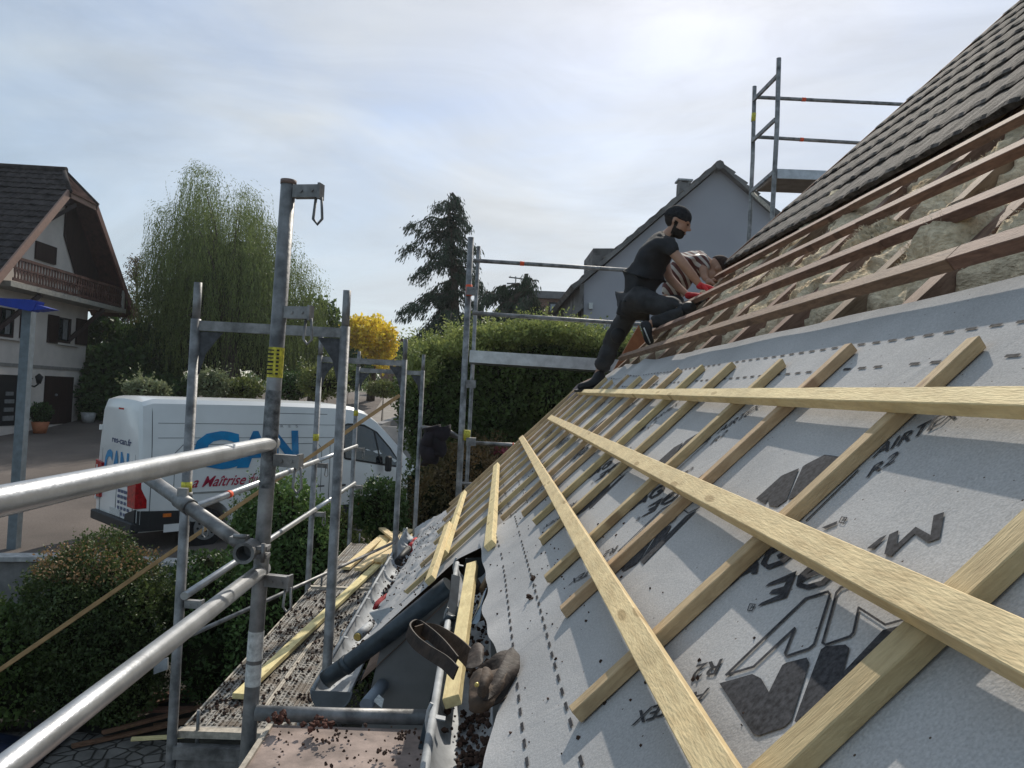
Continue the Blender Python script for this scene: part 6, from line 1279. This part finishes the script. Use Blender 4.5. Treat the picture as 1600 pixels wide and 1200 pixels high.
# knee pad, pockets
b = MB(); b.ball(at(966, 524, 5.40), 0.055, 0.03, 0.06, 14); b.ball(at(1076, 482, 4.88), 0.05, 0.055, 0.045, 14); b.build('knee_pads', SHOE, w1)
b = MB(); c = at(972, 482, 5.28); b.box(c, (0.06, 0, -0.02), (0, 0.03, 0), (0.02, 0, 0.10)); b.build('pocket', TROU, w1, bevel=0.006)
def shoe(name, ank, heel, toe, nrm, wd):
    ank, heel, toe = Vector(ank), Vector(heel), Vector(toe); d = (toe - heel).normalized(); V = [ank, ank.lerp(heel, 0.75), heel, heel.lerp(toe, 0.5), toe]
    skin(name, V, [(0, 1), (1, 2), (1, 3), (3, 4)], [wd * 0.85, wd * 0.95, wd * 0.8, wd * 0.85, wd * 0.7], SHOE, w1, 2, 1)
shoe('shoe', at(938, 577, 5.56), at(940, 597, 5.56), at(902, 606, 5.52), ZUP, 0.044)
shoe('shoe', at(1016, 504, 4.93), at(1004, 510, 4.93), at(1018, 539, 4.92), ZUP, 0.040)
b = MB(); b.beam(at(942, 604, 5.56), at(900, 611, 5.52), 0.085, 0.018, ZUP); b.build('shoe_sole', BLACK, w1)
b = MB(); b.tube([at(1006, 512, 4.89), at(1016, 536, 4.88)], 0.004, 6); b.build('shoe_stripe', WHITEP, w1)
def hand(name, wr, dirv, palm_n, s, m, parent, curl=0.5, side=1):
    """gloved hand: palm, four bent fingers of unequal length and a thumb off the side of the palm"""
    wr = Vector(wr); d = Vector(dirv).normalized(); n_ = Vector(palm_n); n_ = (n_ - d * n_.dot(d)).normalized(); w_ = d.cross(n_) * side
    V = [wr - d * 0.035 * s, wr, wr + d * 0.05 * s]; E_ = [(0, 1), (1, 2)]; rad = [0.030 * s, 0.027 * s, (0.036 * s, 0.018 * s)]
    for i, (off, ln) in enumerate(((-0.030, 0.068), (-0.010, 0.078), (0.010, 0.073), (0.029, 0.058))):
        k = len(V); b0 = wr + d * 0.082 * s + w_ * off * s; c1 = curl * (0.8 + 0.12 * i)
        d1 = (d * math.cos(c1 * 0.5) + n_ * math.sin(c1 * 0.5)); d2 = (d * math.cos(c1 * 1.2) + n_ * math.sin(c1 * 1.2)); d3 = (d * math.cos(c1 * 1.8) + n_ * math.sin(c1 * 1.8))
        p1 = b0 + d1 * ln * 0.42 * s; p2 = p1 + d2 * ln * 0.34 * s; p3 = p2 + d3 * ln * 0.24 * s
        V += [b0, p1, p2, p3]; E_ += [(2, k), (k, k + 1), (k + 1, k + 2), (k + 2, k + 3)]; rad += [0.0115 * s, 0.0100 * s, 0.009 * s, 0.0075 * s]
    k = len(V); t0 = wr + d * 0.03 * s - w_ * 0.036 * s; V += [t0, t0 + (d * 0.6 - w_ * 0.6 + n_ * 0.4).normalized() * 0.034 * s, t0 + (d * 0.75 - w_ * 0.3 + n_ * 0.6).normalized() * 0.062 * s]
    E_ += [(1, k), (k, k + 1), (k + 1, k + 2)]; rad += [0.013 * s, 0.0115 * s, 0.009 * s]
    return skin(name, V, E_, rad, m, parent, 2, 1)
hand('glove', at(1095, 447, 4.97), at(1115, 450, 4.95) - at(1095, 446, 4.97), (0.5, 0.1, -0.9), 0.95, GLV, w1, 0.55)
hand('glove', at(1077, 462, 5.12), at(1096, 462, 5.05) - at(1076, 463, 5.12), (0.5, 0.1, -0.9), 0.95, GLV, w1, 0.55, -1)
t = thing('tile_hook', 'dark flat tile held by the man in the black t-shirt at the battens', 'roof tile', at(1100, 462, 5.0))
b = MB(); b.beam(at(1090, 474, 4.98), at(1116, 455, 4.98), 0.12, 0.02, NRM); b.build('tile_body', TILE, t)

# second man, bent over beyond him
STR = bpy.data.materials.new('striped_cotton'); STR.use_nodes = True; t_ = STR.node_tree; bs = t_.nodes['Principled BSDF']; bs.inputs['Roughness'].default_value = 0.9
tcn = N(t_, 'ShaderNodeTexCoord'); mpn = N(t_, 'ShaderNodeMapping'); mpn.inputs['Rotation'].default_value = (0, R(38), 0); wv = N(t_, 'ShaderNodeTexWave', bands_direction='X'); wv.inputs['Scale'].default_value = 7.5; wv.inputs['Distortion'].default_value = 1.2; wv.inputs['Detail'].default_value = 1; wv.inputs['Detail Scale'].default_value = 0.6
rp = N(t_, 'ShaderNodeValToRGB'); rp.color_ramp.interpolation = 'CONSTANT'; rp.color_ramp.elements[0].color = (0.12, 0.045, 0.04, 1); rp.color_ramp.elements[1].position = 0.55; rp.color_ramp.elements[1].color = (0.52, 0.48, 0.43, 1)
t_.links.new(tcn.outputs['Object'], mpn.inputs[0]); t_.links.new(mpn.outputs[0], wv.inputs[0]); t_.links.new(wv.outputs['Fac'], rp.inputs[0]); t_.links.new(rp.outputs[0], bs.inputs['Base Color'])
w2 = thing('person', 'man in brown and white striped t-shirt crouching bent over behind the man in black', 'person', at(1050, 560, 5.75))
K = dict(pel=(1050, 470, 5.8, 19), wai=(1052, 448, 5.75, 20), che=(1068, 422, 5.7, 21), upc=(1085, 405, 5.66, 17), nek=(1107, 409, 5.6, 9), hd=(1116, 419, 5.55, 8), shR=(1098, 409, 5.5, 10), elR=(1101, 434, 5.42, 7), foR=(1095, 444, 5.4, 6), wrR=(1108, 440, 5.38, 4.6), haR=(1115, 438, 5.38, 5),
         shL=(1090, 404, 5.85, 9), elL=(1108, 428, 5.75, 6.4), wrL=(1120, 436, 5.6, 4.8), haL=(1126, 434, 5.55, 5), hiR=(1052, 484, 5.65, 15), knR=(1090, 492, 5.55, 11), anR=(1056, 520, 5.6, 7), toR=(1070, 528, 5.55, 6), hiL=(1046, 484, 5.95, 15), knL=(1078, 500, 6.0, 11), anL=(1046, 530, 6.0, 7), toL=(1060, 536, 6.0, 6))
h2 = Vector((0.45, -0.05, -0.9)); u2 = Vector((0.9, 0, 0.45)); hc2 = at(1119, 424, 5.5); fn2, hc2, h2, u2, s2 = head_extra(hc2, h2, u2, HS)
part('body', {k: (v[0], v[1], v[2], v[3] * 0.88) for k, v in K.items()}, [('pel', 'wai'), ('wai', 'che'), ('che', 'upc'), ('upc', 'nek'), ('nek', 'hd'), ('upc', 'shR'), ('shR', 'elR'), ('elR', 'wrR'), ('wrR', 'haR'), ('upc', 'shL'), ('shL', 'elL'), ('elL', 'wrL'), ('wrL', 'haL'), ('pel', 'hiR'), ('hiR', 'knR'), ('knR', 'anR'), ('anR', 'toR'), ('pel', 'hiL'), ('hiL', 'knL'), ('knL', 'anL'), ('anL', 'toL')], SKIN, w2, root='pel', vox=0.008, extra=fn2)
K['slR'] = (1101, 424, 5.46, 11); K['slL'] = (1098, 416, 5.8, 10); K['shR'] = (1097, 409, 5.5, 12); K['upc'] = (1090, 405, 5.6, 23); K['che'] = (1071, 417, 5.66, 27); K['wai'] = (1053, 446, 5.72, 22); K['pel'] = (1051, 466, 5.78, 21)
part('tshirt', K, [('pel', 'wai'), ('wai', 'che'), ('che', 'upc'), ('upc', 'shR'), ('shR', 'slR'), ('upc', 'shL'), ('shL', 'slL')], STR, w2, root='pel')
part('trousers', K, [('pel', 'hiR'), ('hiR', 'knR'), ('knR', 'anR'), ('pel', 'hiL'), ('hiL', 'knL'), ('knL', 'anL')], TROU, w2, root='pel', grow=1.1)
b = MB(); ell(b, hc2, h2, u2, s2, (-0.07, 0.19, 0), 0.45, 0.41, 0.37, -0.2); b.build('hair', mat('brown_hair', (0.05, 0.028, 0.02), 0.9, var=0.3, scale=60), w2)
hand('glove', at(1109, 440, 5.36), at(1128, 436, 5.3) - at(1109, 440, 5.36), (0.5, 0.1, -0.9), 0.95, SKIN, w2, 0.5)
# ================================================================== the air
hz = MB().abox(-70, 60, -3, 130, -5.2, 12.5).build('haze', None); tag(hz, 'thin pale morning haze over the gardens and houses', 'haze', kind='stuff')
hm_ = bpy.data.materials.new('haze'); hm_.use_nodes = True; t_ = hm_.node_tree; t_.nodes.clear(); o_ = N(t_, 'ShaderNodeOutputMaterial'); v_ = N(t_, 'ShaderNodeVolumePrincipled')
v_.inputs['Density'].default_value = 0.0005; v_.inputs['Color'].default_value = (0.86, 0.90, 0.95, 1); v_.inputs['Anisotropy'].default_value = 0.55; t_.links.new(v_.outputs[0], o_.inputs['Volume']); hz.data.materials.append(hm_)
